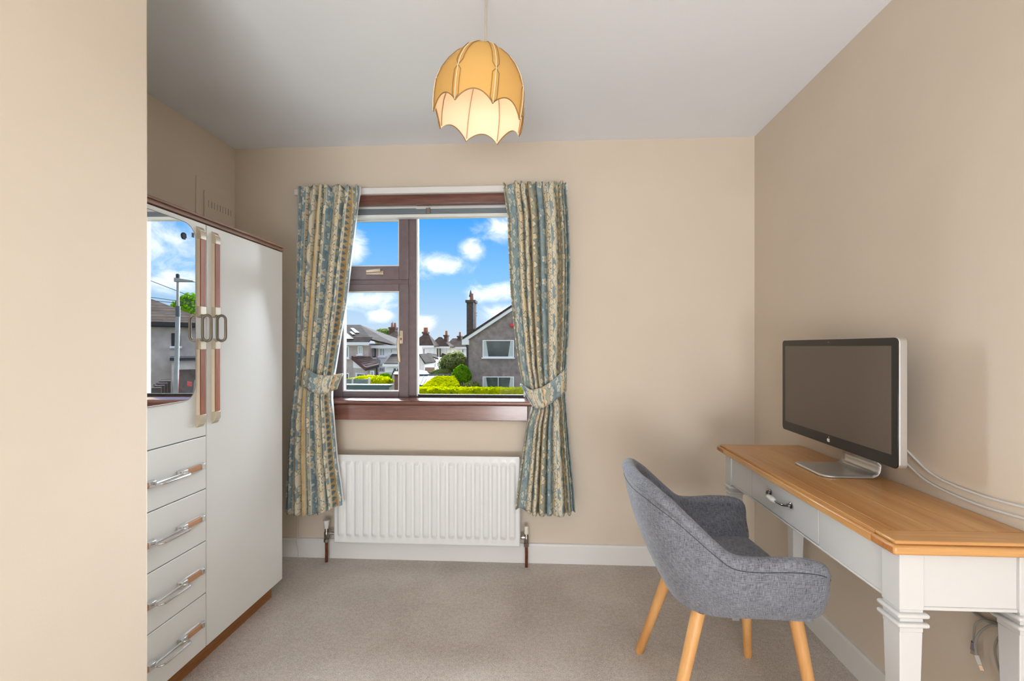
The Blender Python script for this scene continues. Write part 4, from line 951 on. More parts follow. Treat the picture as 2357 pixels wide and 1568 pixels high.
def quadbox(mb, px0, px1, py0, py1, Y, d0=0.0, d1=0.1):      # rectangle given on the facade plane, from Y+d0 to Y+d1
    a = atY(px0, py1, Y); b = atY(px1, py0, Y); return mb.box(a.x, b.x, Y + d0, Y + d1, a.z, b.z)
def hwin(parent, px0, px1, py0, py1, Y, panes=1, glassm='dglass', framem='pvc', sill=True, curt=False, fw=None):
    a = atY(px0, py1, Y); b = atY(px1, py0, Y); fw = fw or 0.07 * (Y / 30)
    m = MB(); m.box(a.x, b.x, Y - 0.05, Y + 0.02, a.z, a.z + fw); m.box(a.x, b.x, Y - 0.05, Y + 0.02, b.z - fw, b.z)
    m.box(a.x, a.x + fw, Y - 0.05, Y + 0.02, a.z + fw, b.z - fw); m.box(b.x - fw, b.x, Y - 0.05, Y + 0.02, a.z + fw, b.z - fw)
    f = m.build('window', M[framem], parent)
    W = (b.x - a.x - 2 * fw) / panes
    for k in range(panes):
        x0 = a.x + fw + k * W; MB().box(x0 + (fw * 0.4 if k else 0), x0 + W - (fw * 0.4 if k < panes - 1 else 0), Y - 0.02, Y + 0.0, a.z + fw, b.z - fw).build('pane', M[glassm], f)
        if k: MB().box(x0 - fw * 0.4, x0 + fw * 0.4, Y - 0.045, Y + 0.01, a.z + fw, b.z - fw).build('glazing_bar', M[framem], f)
    if curt:
        for x0, s in ((a.x + fw, 1), (b.x - fw, -1)):
            w_ = (b.x - a.x) * 0.12
            MB().hexa([(min(x0, x0 + s * w_ * 1.3), Y - 0.032, a.z + fw), (max(x0, x0 + s * w_ * 1.3), Y - 0.032, a.z + fw), (max(x0, x0 + s * w_ * 1.3), Y - 0.021, a.z + fw), (min(x0, x0 + s * w_ * 1.3), Y - 0.021, a.z + fw),
                       (min(x0, x0 + s * w_ * .7), Y - 0.032, b.z - fw), (max(x0, x0 + s * w_ * .7), Y - 0.032, b.z - fw), (max(x0, x0 + s * w_ * .7), Y - 0.021, b.z - fw), (min(x0, x0 + s * w_ * .7), Y - 0.021, b.z - fw)]).build('net_curtain', M['hcurt'], f)
    if sill: MB().box(a.x - fw, b.x + fw, Y - 0.16, Y + 0.01, a.z - fw * 1.4, a.z).build('sill', M['pvc'], f)
    return f
def chimney(parent, px0, px1, py0, py1, Y, m='brick', d=0.9, pots=1):
    a = atY(px0, py1, Y); b = atY(px1, py0, Y); hgt = b.z - a.z
    c = MB().box(a.x, b.x, Y, Y + d, a.z - 1.0, b.z).build('chimney', M[m], parent)
    MB().box(a.x - 0.08, b.x + 0.08, Y - 0.08, Y + d + 0.08, b.z - 0.14, b.z + 0.04).build('chimney_cap', M[m], c)
    for k in range(pots):
        x = a.x + (b.x - a.x) * (k + 0.5) / pots; MB().lathe([(0.15, 0), (0.12, 0.45), (0.14, 0.5)], (x, Y + d / 2, b.z + 0.04), 10).build('chimney_pot', M['pot'], c)
    return c
def hip(x0, x1, y0, y1, ze, xr0, xr1, yr, zr, th=0.12):
    m = MB(); v = [(x0, y0, ze), (x1, y0, ze), (x1, y1, ze), (x0, y1, ze), (xr0, yr, zr), (xr1, yr, zr)]
    v2 = [(a, b, c - th) for a, b, c in v[:4]]
    return m.add(v + v2, [(0, 1, 5, 4), (1, 2, 5), (2, 3, 4, 5), (3, 0, 4), (6, 7, 1, 0), (7, 8, 2, 1), (8, 9, 3, 2), (9, 6, 0, 3), (9, 8, 7, 6)])
def hiphouse(name, label, Y, px0, px1, pye, pxr0, pxr1, pyr, dep, wallm, roofm='roof', over=0.35, group='terraced houses beyond the gardens', yr_f=0.45):
    a = atY(px0, pye, Y); b = atY(px1, pye, Y); yr = Y + dep * yr_f
    r0 = atY(pxr0, pyr, yr); r1 = atY(pxr1, pyr, yr)
    t = thing(name, label, 'house', ((a.x + b.x) / 2, Y, GZ), group=group)
    MB().box(a.x, b.x, Y, Y + dep, GZ, a.z).build('wall', M[wallm], t)
    hip(a.x - over, b.x + over, Y - over, Y + dep + over, a.z + 0.05, r0.x, r1.x, yr, r0.z).build('roof', M[roofm], t)
    MB().box(a.x - over, b.x + over, Y - over - 0.06, Y - over, a.z - 0.16, a.z + 0.06).build('gutter', M['fascia'], t)
    return t

# ---- grey gable house on the right
YG = 29.0
gl0 = atY(1077, 775, YG); slope = 0.652
wx0 = gl0.x; apx = wx0 + 4.2; ez = atY(1077, 777, YG).z; az = ez + 4.2 * slope
gh = thing('gable_house', 'grey pebbledashed gable-end house with tall chimney behind the hedge', 'house', (apx, YG, GZ))
MB().prism([(wx0, GZ), (wx0 + 8.4, GZ), (wx0 + 8.4, ez), (apx, az), (wx0, ez)], 'Y', YG, YG + 9).build('wall', M['pebble'], gh)
zl = atY(1077, 866, YG).z
MB().box(wx0, wx0 + 8.4, YG - 0.06, YG, GZ, zl).build('lower_band', M['pebble'], gh)
for s, x1 in ((1, wx0 - 0.32), (-1, wx0 + 8.4 + 0.32)):
    e = Vector((x1, 0, ez - 0.32 * slope)); p = Vector((apx, 0, az))
    up = Vector((0, 0, 0.16))
    MB().slab([Vector((e.x, YG - 0.25, e.z + .06)), Vector((p.x, YG - 0.25, p.z + .06)), Vector((p.x, YG + 9.2, p.z + .06)), Vector((e.x, YG + 9.2, e.z + .06))], up).build('roof', M['roof'], gh)
    MB().slab([Vector((e.x, YG - 0.22, e.z - 0.17)), Vector((p.x, YG - 0.22, p.z - 0.17)), Vector((p.x, YG - 0.22, p.z + 0.07)), Vector((e.x, YG - 0.22, e.z + 0.07))], (0, 0.12, 0)).build('bargeboard', M['fascia'], gh)
MB().box(wx0 - 0.36, wx0 + 0.10, YG - 0.26, YG - 0.05, ez - 0.48, ez - 0.16).build('eaves_box', M['fascia'], gh)
MB().tube([(wx0 - 0.10, YG - 0.08, ez - 0.42), (wx0 - 0.02, YG - 0.1, ez - 0.7), (wx0 - 0.02, YG - 0.1, GZ)], 0.06, 8).build('drainpipe', M['pipe'], gh, smooth=True)
hwin(gh, 1111, 1183, 783, 823, YG, 1, 'dglass', 'pvc', True, True, fw=0.06)
hwin(gh, 1111, 1183, 867, 907, YG - 0.06, 2, 'dglass', 'pvc', True, True, fw=0.06)
ch_ = chimney(gh, 1074, 1092, 692, 765, 31.5, 'chim', 0.9, 1)
cc = atY(1083, 680, 31.9)
MB().lathe([(0.14, -0.05), (0.15, 0.0), (0.02, 0.42)], (cc.x, 31.95, cc.z - 0.05), 10).build('chimney_cowl', M['tin'], ch_)
ap_ = atY(1090, 720, 31.3)
MB().tube([(ap_.x, 31.3, atY(1090, 697, 31.3).z), (ap_.x, 31.3, atY(1090, 757, 31.3).z)], 0.025, 6).build('aerial_mast', M['galv'], ch_)
for py in (721, 727): MB().tube([(ap_.x - 0.05, 31.3, atY(1090, py, 31.3).z), (ap_.x + 0.28, 31.25, atY(1090, py, 31.3).z)], 0.018, 5).build('aerial_rod', M['galv'], ch_)
q = MB(); quadbox(q, 1174, 1190, 745, 753, YG, -0.18, 0.0); q.build('alarm_box', M['alarm'], gh, bevel=0.05)

# ---- hedges and shrubs
def leaves(n, fn, size, rng):
    vs = []; fs = []
    for _ in range(n):
        p, nr = fn(rng); a = Vector((rng.uniform(-1, 1), rng.uniform(-1, 1), rng.uniform(-1, 1))); b = nr.cross(a)
        if b.length < 1e-4: continue
        b.normalize(); a = (b.cross(nr) + nr * rng.uniform(-0.6, 0.9)).normalized(); s = size * rng.uniform(0.6, 1.3); k = len(vs)
        vs += [p - b * s * .5, p + a * s * .6, p + b * s * .5, p - a * s * .6]; fs.append((k, k + 1, k + 2, k + 3))
    return vs, fs
def hedge(name, label, corners_bottom, ztops, m, mc, n, size, seed, cat='hedge', group=None):
    rng = random.Random(seed); cb = [Vector(c) for c in corners_bottom]; ct = [Vector((c.x, c.y, z)) for c, z in zip(cb, ztops)]
    cen = sum(cb, Vector()) / 4
    t = thing(name, label, cat, cen, group=group)
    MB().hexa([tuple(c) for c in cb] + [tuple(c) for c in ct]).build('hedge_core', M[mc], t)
    faces = [(ct[0], ct[1], ct[2], ct[3]), (cb[0], cb[1], ct[1], ct[0]), (cb[1], cb[2], ct[2], ct[1]), (cb[3], cb[0], ct[0], ct[3])]
    ar = [((f[1] - f[0]).cross(f[3] - f[0])).length for f in faces]; tot = sum(ar); c3 = (sum(cb, Vector()) + sum(ct, Vector())) / 8
    def fn(r):
        k = r.uniform(0, tot); i = 0
        while k > ar[i] and i < 3: k -= ar[i]; i += 1
        f = faces[i]; u, v = r.random(), r.random(); p = f[0].lerp(f[1], u).lerp(f[3].lerp(f[2], u), v); nr = (f[1] - f[0]).cross(f[3] - f[0]).normalized()
        if nr.dot(p - c3) < 0: nr = -nr
        return p + nr * r.uniform(-0.02, size * 0.5), nr
    vs, fs = leaves(n, fn, size, rng); o = MB().add(vs, fs).build('foliage', M[m], t); o['kind'] = 'stuff'; return t
def bush(name, label, c, rx, ry, rz, m, mc, n, size, seed, cat='bush', trunk=0.0, group=None, ragged=0.15):
    rng = random.Random(seed); c = Vector(c)
    t = thing(name, label, cat, (c.x, c.y, c.z - rz - trunk), group=group)
    if trunk > 0: MB().tube([(c.x, c.y, c.z - rz - trunk), (c.x, c.y, c.z)], [0.12, 0.07], 8).build('trunk', M['bark'], t)
    lob = [(Vector((rng.gauss(0, 1), rng.gauss(0, 1), rng.gauss(0, 1))).normalized(), rng.uniform(-ragged, ragged)) for _ in range(14)]
    def rad_(d): return 1 + sum(w * max(0, d.dot(q)) ** 4 for q, w in lob)
    def cf(u, v):
        th, ph = 2 * math.pi * u, math.pi * (0.02 + 0.96 * v); d = Vector((math.sin(ph) * math.cos(th), math.sin(ph) * math.sin(th), math.cos(ph))); r = rad_(d) * 0.88
        return c + Vector((d.x * rx * r, d.y * ry * r, d.z * rz * r))
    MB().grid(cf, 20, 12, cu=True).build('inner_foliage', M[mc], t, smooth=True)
    def fn(r):
        d = Vector((r.gauss(0, 1), r.gauss(0, 1), r.gauss(0, 1))).normalized(); k = rad_(d) * r.uniform(0.84, 1.06)
        return c + Vector((d.x * rx * k, d.y * ry * k, d.z * rz * k)), d
    vs, fs = leaves(n, fn, size, rng); o = MB().add(vs, fs).build('foliage', M[m], t); o['kind'] = 'stuff'; return t
# long clipped hedge in front of the gable house
YH = 24.0; a = atY(930, 897, YH); b = atY(1290, 896, YH); ht = a.z
hedge('hedge', 'long clipped lime-green hedge in front of the grey gable house', [(a.x, YH, GZ), (b.x, YH, GZ), (b.x, YH + 1.0, GZ), (a.x, YH + 1.0, GZ)], [ht] * 4, 'lime', 'limecore', 9000, 0.16, 1)
# hedge running away from it
p0 = atY(955, 912, 24.9); p1 = atY(1057, 898, 25.2); p2 = atY(1047, 871, 27.5); p3 = atY(1005, 871, 27.5)
hedge('hedge', 'broad lime-green hedge block sloping up beside the tin shed', [(p0.x, 25.25, GZ), (p1.x, 25.25, GZ), (p2.x, 27.2, GZ), (p3.x, 27.2, GZ)],
      [atY(960, 903, 25.25).z, atY(1055, 888, 25.25).z, atY(1045, 868, 27.2).z, atY(1010, 868, 27.2).z], 'lime', 'limecore', 5000, 0.16, 2)
bush('bush', 'rounded bright green bush against the gable house', atY(1063, 865, 28.1), 0.58, 0.5, 0.60, 'green', 'greencore', 2200, 0.12, 3, trunk=1.2)
bush('bush', 'low olive shrub at the foot of the gable house', atY(1085, 893, 26.6), 0.62, 0.5, 0.40, 'olive', 'olivecore', 1600, 0.10, 4, trunk=0.1)
bush('tree', 'small olive-green tree between the gable house and the terrace', atY(1050, 842, 34), 1.25, 1.0, 0.95, 'olive', 'olivecore', 2600, 0.15, 5, 'tree', 1.6, ragged=0.4)
bush('bush', 'loose olive shrubs beside the brown fence', atY(1016, 859, 33), 0.95, 0.7, 0.38, 'olive', 'olivecore', 1600, 0.13, 6, trunk=0.9, ragged=0.4)
# tin roofed shed
sh = thing('garden_shed', 'garden shed with ribbed tin roof and one pale sheet', 'shed', atY(1000, 890, 28.8).xy.to_3d() + Vector((0, 0, GZ)))
A0, A1, A2, A3 = atY(955, 888, 28.8), atY(1004, 889, 28.8), atY(1040, 866, 31.2), atY(955, 866, 31.2)
MB().slab([A0, A1, A2, A3], (0, 0, 0.05)).build('roof', M['tin'], sh)
for k in range(9):
    u = k / 8; p, q = A0.lerp(A1, u), A3.lerp(A2, u); MB().tube([p + Vector((0, 0, .06)), q + Vector((0, 0, .06))], 0.028, 5).build('roof_rib', M['fencegrey'], sh)
MB().slab([A0.lerp(A1, .46) + Vector((0, -.02, .055)), A0.lerp(A1, .98) + Vector((0, -.02, .055)), A3.lerp(A2, .72) + Vector((0, -.3, .02)), A3.lerp(A2, .38) + Vector((0, -.3, .02))], (0, 0, 0.02)).build('pale_sheet', M['tinpale'], sh)
MB().tube([A3 + Vector((0, 0, .08)), A2 + Vector((0, 0, .08))], 0.07, 6).build('ridge', M['tin'], sh)
MB().box(A0.x, A1.x - .1, 28.9, 31.1, GZ, A0.z - .03).build('wall', M['concrete'], sh)
# bins / dark fence by the gable
gt = thing('side_gate', 'dark slatted side gate next to the gable house', 'gate', (atY(1061, 890, 27.45).x, 27.45, GZ))
ga, gb = atY(1057, 883, 27.4), atY(1066, 880, 27.5)
for k in range(5):
    p = ga.lerp(gb, k / 4); MB().box(p.x - 0.025, p.x + 0.03, p.y, p.y + 0.04, GZ, p.z).build('slat', M['pipe' if k % 2 else 'galv'], gt)

# ---- white and cream terrace (centre distance)
t1 = hiphouse('terraced_house', 'white terraced house with hipped roof and lean-to, next to the mullion', 48, 950, 993, 797, 978, 986, 768, 2.0, 'whitewall', 'roof2')
hwin(t1, 972.5, 979.5, 801, 818, 48, 1, 'dglass', 'whitewall', True); hwin(t1, 986, 991, 803, 814, 48, 1, 'dglass', 'whitewall', True)
chimney(t1, 973, 982, 765, 780, 48.7, 'brick', 0.9, 2)
t2 = hiphouse('terraced_house', 'cream terraced house with black downpipes behind the olive tree', 50.9, 993, 1030, 799, 1010, 1016, 776, 2.2, 'creamwall', 'roof2')
hwin(t2, 1017, 1021, 803, 816, 50.9, 1, 'lglass', 'pvc', False); hwin(t2, 1026, 1030, 803, 816, 50.9, 1, 'lglass', 'pvc', False)
for px in (1006.5, 1013): 
    p = atY(px, 798, 50.8); MB().tube([(p.x, 50.8, p.z), (p.x, 50.8, GZ)], 0.07, 6).build('drainpipe', M['pipe'], t2)
chimney(t2, 1022, 1029, 772, 783, 51.6, 'brick', 0.9, 1)
t3 = hiphouse('terraced_house', 'furthest terraced house, white, mostly behind the gable house', 53.9, 1028, 1090, 800, 1042, 1060, 779, 4, 'whitewall', 'roof2')
hwin(t3, 1034, 1038, 803, 818, 53.9, 1, 'dglass', 'pinkrender', False); hwin(t3, 1053, 1057, 803, 812, 53.9, 1, 'dglass', 'whitewall', False); hwin(t3, 1064, 1067, 803, 814, 53.9, 1, 'lglass', 'pvc', False)
chimney(t3, 1053, 1060, 774, 786, 55.6, 'brick', 1.2, 1)
def leanto(name, label, Y, px0, px1, pyt, pyb, rpts, wm, wins=(), dep=3.0):
    a = atY(px0, pyt, Y); b = atY(px1, pyb, Y)
    t = thing(name, label, 'extension', ((a.x + b.x) / 2, Y, GZ), group='rear extensions of the terrace')
    MB().box(a.x, b.x, Y, Y + dep, GZ, a.z).build('wall', M[wm], t)
    MB().slab([atY(p[0], p[1], p[2]) for p in rpts], (0, 0, 0.12)).build('roof', M['roof'], t)
    for w_ in wins: hwin(t, *w_, Y, 1, 'dglass', 'pvc', False)
    return t
leanto('rear_extension', 'white lean-to with brown slate roof and small square window', 44.5, 983, 1002, 824, 850, [(981, 818, 44.4), (1009, 828, 44.4), (1004, 818, 47.55), (984, 815, 47.55)], 'whitewall', [(985, 995, 836, 846), (1000, 1004, 835, 846)])
leanto('rear_extension', 'cream lean-to with dark roof edge beside the downpipes', 48.3, 1010, 1026, 836, 850, [(1008, 837, 48.1), (1030, 834, 48.1), (1030, 820, 50.4), (1018, 815, 50.4)], 'creamwall', (), 2.0)
gs = thing('gabled_extension', 'small white gabled extension right beside the window mullion', 'extension', (atY(966, 850, 40).x, 40, GZ))
pa, pb, pc_ = atY(966, 818, 40), atY(980, 838, 40), atY(950, 838, 40)
MB().prism([(pc_.x, GZ), (pb.x - .12, GZ), (pb.x - .12, pb.z), (pa.x, pa.z - .08), (pc_.x, pc_.z)], 'Y', 40, 43.5).build('wall', M['whitewall'], gs)
for e in (pb, pc_): MB().slab([Vector((pa.x, 39.8, pa.z)), Vector((e.x, 39.8, e.z)), Vector((e.x, 43.8, e.z)), Vector((pa.x, 43.8, pa.z))], (0, 0, 0.12)).build('roof', M['roof'], gs)
fb = thing('brown_fence', 'short brown board fence in front of the white lean-to', 'fence', (atY(988, 855, 38).x, 38, GZ))
fa, fe = atY(978, 846, 38), atY(1000, 845, 38)
for k in range(5):
    z1_ = fa.z - k * 0.11; MB().box(fa.x, fe.x, 38, 38.05, z1_ - 0.10, z1_).build('board', M['fencebrown'], fb)
MB().box(fa.x, fe.x, 38.05, 38.12, GZ, fa.z - .4).build('post', M['fencebrown'], fb)
q = thing('low_roof', 'low grey flat roof left of the olive shrubs', 'roof', (atY(975, 865, 33).x, 33, GZ))
MB().slab([atY(950, 866, 32.5), atY(988, 864, 32.5), atY(982, 857, 34.5), atY(950, 852, 34.5)], (0, 0, 0.1)).build('roof_sheet', M['felt'], q)
MB().box(atY(950, 866, 33).x, atY(982, 866, 33).x, 32.9, 34.2, GZ, atY(950, 866, 33).z).build('wall', M['fencebrown'], q)
# far roofs seen over the terrace
# ---- left pane: semi-detached pair
YS = 34.0
def P(px, py, dy=0.0): return atY(px, py, YS + dy)
s1 = thing('semi_detached_house', 'pinkish-grey rendered semi-detached house with solar panel and roof windows', 'house', (P(810, 800).x, YS, GZ), group='semi-detached pair on the left')
xA = P(700, 800).x; xB = P(848, 800).x; ze1 = P(800, 791).z
MB().box(xA, xB, YS, YS + 7, GZ, ze1).build('wall', M['pinkrender'], s1)
# roof: ridge running left-right, hip falling to the right over the neighbour too
RY = YS + 4.2; rl_, rr_ = atY(720, 748, RY), atY(829, 755, RY); er = atY(921, 798, YS + 0.6); el = P(690, 791)
MB().hexa([(el.x, YS - .35, ze1), (xB + .15, YS - .35, ze1), (xB + .15, YS + .4, ze1 + .42), (el.x, YS + .4, ze1 + .42), (el.x, YS - .35, ze1 + .1), (xB + .15, YS - .35, ze1 + .1), (xB + .15, YS + .4, ze1 + .52), (el.x, YS + .4, ze1 + .52)]).build('roof_skirt', M['roof'], s1)
ze2 = atY(880, 798, YS + 0.9).z; xe = atY(921, 798, YS + 0.9).x
zr_ = rl_.z
front = [Vector((el.x, YS + .3, ze1 + .45)), Vector((xB + .1, YS + .3, ze1 + .35)), Vector((xe, YS + .55, ze2 + .06)), Vector((rr_.x, RY, zr_)), Vector((rl_.x, RY, zr_))]
MB().slab([front[0], front[1], front[3], front[4]], (0, .05, -.12)).build('roof', M['roof'], s1)
MB().box(el.x, xB + .18, YS - .42, YS - .34, ze1 - .14, ze1 + .1).build('gutter', M['fascia'], s1)
def onroof(px, py):   # point on the front roof plane
    A_, B2, C2 = front[0], front[1], front[4]; nrm = (B2 - A_).cross(C2 - A_).normalized(); r = Vector(ray(px, py)); o_ = Vector((0, 0, CH)); return o_ + r * ((A_ - o_).dot(nrm) / r.dot(nrm)), (nrm if nrm.z > 0 else -nrm)
def roofpatch(name, pts, m, th=0.06):
    q = [onroof(*p) for p in pts]; nn = q[0][1]; return MB().slab([p + nn * 0.03 for p, _ in q], nn * th).build(name, M[m], s1)
roofpatch('solar_panel', [(770, 783), (814, 782), (797, 768), (770, 766)], 'solar')
roofpatch('roof_window', [(817, 768), (827.5, 768), (814, 757.5), (807, 757.5)], 'skylight')
roofpatch('roof_window', [(811, 772), (818, 772), (810, 766), (805, 766)], 'skylight')
hwin(s1, 784, 804, 797, 824, YS, 2, 'lglass', 'pvc', True); hwin(s1, 824, 835, 797, 816, YS, 2, 'lglass', 'pvc', True)
hwin(s1, 782, 804, 859, 882, YS, 3, 'dglass', 'pvc', False)
pb_ = P(796, 852); MB().tube([pb_ + Vector((-.1, -.05, -.03)), pb_ + Vector((.0, -.05, .05)), pb_ + Vector((.1, -.05, 0))], [0.03, .07, .03], 6).build('wall_ornament', M['blackpl'], s1)
s2 = thing('semi_detached_house', 'white-rendered neighbour with dark brown upper window beside the pinkish house', 'house', (P(895, 800).x, YS + 1, GZ), group='semi-detached pair on the left')
MB().slab([front[1], front[2], front[3]], (0, .05, -.12)).build('roof', M['roof'], s2)
MB().slab([Vector((xe, YS + .55, ze2 + .06)), Vector((xe, YS + 5.9, ze2 + .06)), Vector((rr_.x, RY, zr_))], (0, 0, -.1)).build('hip_roof', M['roof'], s2)
Y2 = YS + 0.9; xC = atY(871, 800, Y2).x; xD = atY(924, 800, Y2).x
MB().box(xB, xC, Y2, Y2 + 6, GZ, ze2).build('wall', M['pinkrender'], s2); MB().box(xC, xD, Y2, Y2 + 6, GZ, ze2).build('white_wall', M['whitewall'], s2)
MB().box(xB - .2, xe + .1, Y2 - .42, Y2 - .34, ze2 - .14, ze2 + .1).build('gutter', M['fascia'], s2)
hwin(s2, 850, 865, 801, 823, Y2, 2, 'lglass', 'pipe', True); hwin(s2, 873, 887, 801, 820, Y2, 2, 'lglass', 'pvc', True); hwin(s2, 898, 905, 802, 814, Y2, 1, 'lglass', 'pvc', True)
hwin(s2, 873, 885, 846, 856, Y2, 2, 'lglass', 'pvc', False)
# brown tiled extension
ex = thing('tiled_extension', 'single-storey extension with brown tiled roof and maroon bargeboard', 'extension', (P(840, 860, -2).x, YS - 2, GZ))
r0, r1, r2, r3 = P(811, 823), P(851, 822), atY(873, 841, YS - 2.2), atY(843, 849, YS - 2.4)
NTR = 6
for k in range(NTR):
    a_, b_ = r0.lerp(r3, k / NTR), r1.lerp(r2, k / NTR); c_, d_ = r1.lerp(r2, (k + 1.12) / NTR), r0.lerp(r3, (k + 1.12) / NTR)
    MB().slab([a_ + Vector((0, 0, .00)), b_ + Vector((0, 0, .00)), c_ + Vector((0, 0, .05)), d_ + Vector((0, 0, .05))], (0, 0, 0.05)).build('tile_row', M['rooftile_dk'], ex)
MB().slab([r0 + Vector((-.05, -.05, -.16)), r3 + Vector((-.05, -.05, -.16)), r3 + Vector((-.05, -.05, .12)), r0 + Vector((-.05, -.05, .12))], (.08, 0, 0)).build('bargeboard', M['barge'], ex)
MB().slab([r3 + Vector((0, -.05, -.14)), r2 + Vector((0, -.05, -.14)), r2 + Vector((0, -.05, .06)), r3 + Vector((0, -.05, .06))], (0, .08, 0)).build('front_gutter', M['pipe'], ex)
b0, b3 = Vector((r0.x + .1, r0.y - .02, GZ)), Vector((r3.x + .15, r3.y + .25, GZ)); b2 = Vector((r2.x - .2, r2.y + .3, GZ))
ex_w = MB().slab([b0, b3, Vector((b3.x, b3.y, r3.z - .02)), Vector((b0.x, b0.y, r0.z - .02))], (.12, .05, 0)); ex_w.build('side_wall', M['pebble2'], ex)
MB().slab([b3, b2, Vector((b2.x, b2.y, r2.z - .06)), Vector((b3.x, b3.y, r3.z - .06))], (0, .1, 0)).build('front_wall', M['pinkrender'], ex)
def onside(u, z, o=-.03): p = b0.lerp(b3, u); nv = Vector((b3.y - b0.y, -(b3.x - b0.x), 0)).normalized(); return Vector((p.x, p.y, z)) - nv * -o * (1 if nv.y > 0 else -1) * 1.0
zs0 = r3.z - .05
MB().slab([onside(0.0, zs0), onside(.92, zs0), onside(0.0, r0.z - .16)], (0, .03, 0)).build('white_gable_panel', M['whitewall'], ex)
zt_w = atY(826, 859, YS - 1).z; zb_w = atY(826, 880, YS - 1).z
MB().slab([onside(.16, zb_w, -.05), onside(.78, zb_w, -.05), onside(.78, zt_w, -.05), onside(.16, zt_w, -.05)], (0, .03, 0)).build('window_frame', M['pvc'], ex)
MB().slab([onside(.30, zb_w, -.07), onside(.74, zb_w, -.07), onside(.74, zt_w - .08, -.07), onside(.30, zt_w - .08, -.07)], (0, .02, 0)).build('pane', M['dglass'], ex)
hwin(ex, 852, 862, 853, 874, b3.y - 0.02, 1, 'lglass', 'pvc', False, fw=0.1)
MB().tube([(b2.x - .05, b2.y - .1, r2.z - .1), (b2.x - .05, b2.y - .1, GZ)], 0.05, 6).build('drainpipe', M['pipe'], ex)
ds = thing('satellite_dish', 'grey satellite dish on the corner of the tiled extension', 'satellite dish', atY(870, 838, YS - 1.5))
dc = atY(870, 833, YS - 1.6)
MB().lathe([(0.02, .06), (0.12, .04), (0.19, .0), (0.20, .01), (0.12, .055)], dc, 18, 'Y', cap=False).build('dish', M['galv'], ds, smooth=True)
MB().tube([dc + Vector((0, .05, 0)), dc + Vector((0, .3, -.25)), Vector((dc.x, YS + 0.88, dc.z - .3))], 0.02, 5).build('dish_arm', M['pipe'], ds)
# white rear extension of the neighbour
we = thing('rear_extension', 'white rear extension with brown roof left of the window stile', 'extension', (atY(905, 860, 31.5).x, 31.5, GZ))
a_, b_ = atY(886, 840, 31.5), atY(930, 840, 31.5)
MB().box(a_.x, b_.x, 31.5, 34.8, GZ, a_.z).build('wall', M['whitewall'], we)
MB().slab([atY(884, 840, 31.3), atY(932, 840, 31.3), atY(932, 818, 34.6), atY(902, 818, 34.6)], (0, 0, .1)).build('roof', M['roof'], we)
MB().box(a_.x - .08, b_.x, 31.2, 31.3, a_.z - .12, a_.z + .06).build('gutter', M['fascia'], we)
hwin(we, 904, 922, 846, 857, 31.5, 2, 'dglass', 'pvc', False)
# hipped house behind
t4 = hiphouse('hipped_house', 'brown hipped-roof house with brick chimney behind the white neighbour', 46, 872, 921, 797, 907, 914, 763, 6, 'whitewall', 'roof2', group='houses behind the semi-detached pair')
chimney(t4, 896, 909, 754, 770, 49.0, 'brick', 1.0, 2)
ae = atY(904, 740, 49.3); MB().tube([ae, ae - Vector((0, 0, 1.2))], 0.03, 5).build('aerial_mast', M['galv'], t4)
bush('tree', 'dark green treetop showing over the roofs by the brick chimney', atY(882, 774, 60), 1.5, 1.2, 1.2, 'olive', 'greencore', 1800, 0.2, 8, 'tree', 3.0, ragged=0.4)
# fence, felt roof, planting in the left foreground
fp = thing('fence_panels', 'grey slatted fence panels between pale posts', 'fence', (atY(810, 880, 26).x, 26, GZ))
for (x0, x1) in ((740, 773), (776, 810), (813, 847)):
    a_, b_ = atY(x0, 884, 26), atY(x1, 873, 26)
    for k in range(6):
        zz_ = a_.z + (b_.z - a_.z) * k / 6; MB().box(a_.x, b_.x, 26, 26.03, zz_ + .006, zz_ + (b_.z - a_.z) / 6).build('slat', M['fencegrey'], fp)
    MB().box(a_.x, b_.x, 26.0, 26.03, GZ, a_.z).build('gravel_board', M['fencegrey'], fp)
for px in (774.5, 811.5, 849):
    a_ = atY(px, 870, 25.95); MB().box(a_.x - .05, a_.x + .05, 25.93, 26.05, GZ, a_.z).build('post', M['concrete'], fp)
fr_ = thing('flat_roof', 'dark felt flat roof just below the casement', 'roof', (atY(830, 890, 20).x, 20, GZ))
a_, b_ = atY(730, 892, 20), atY(893, 889, 20); MB().box(a_.x, b_.x, 20, 20.5, a_.z, a_.z + 0.10).build('roof_edge', M['felt'], fr_)
MB().box(a_.x, b_.x + .1, 19.95, 20.55, a_.z + 0.10, a_.z + 0.13).build('roof_kerb', M['felt'], fr_)
MB().box(a_.x + .1, b_.x - .1, 20.05, 20.45, GZ, a_.z).build('wall', M['felt'], fr_)
bush('bush', 'lime-green shrub bank above the grey fence panels', atY(846, 876, 29), 1.5, 0.5, 0.33, 'lime', 'limecore', 1500, 0.12, 9, trunk=0.4, group=None, ragged=0.3)
bush('bush', 'lime-green shrubs right of the fence panels', atY(870, 880, 27), 0.9, 0.45, 0.30, 'lime', 'greencore', 1800, 0.12, 10, trunk=0.5, ragged=0.35)
bush('bush', 'green shrub in front of the white extension', atY(886, 870, 30), 0.45, 0.4, 0.30, 'green', 'greencore', 700, 0.12, 11, trunk=0.5)
ph = thing('playhouse', 'brown wooden playhouse beside the window stile', 'playhouse', (atY(914, 870, 27).x, 27, GZ))
a_, b_ = atY(908, 876, 27), atY(921, 864, 27); MB().box(a_.x, b_.x, 27, 27.6, GZ, b_.z).build('wall', M['fencebrown'], ph)
MB().slab([atY(905, 864, 26.9), atY(924, 864, 26.9), atY(924, 858, 27.7), atY(909, 858, 27.7)], (0, 0, .06)).build('roof', M['barge'], ph)
sw = thing('swing_frame', 'dark swing frame standing by the playhouse', 'swing', (atY(903, 875, 28).x, 28, GZ))
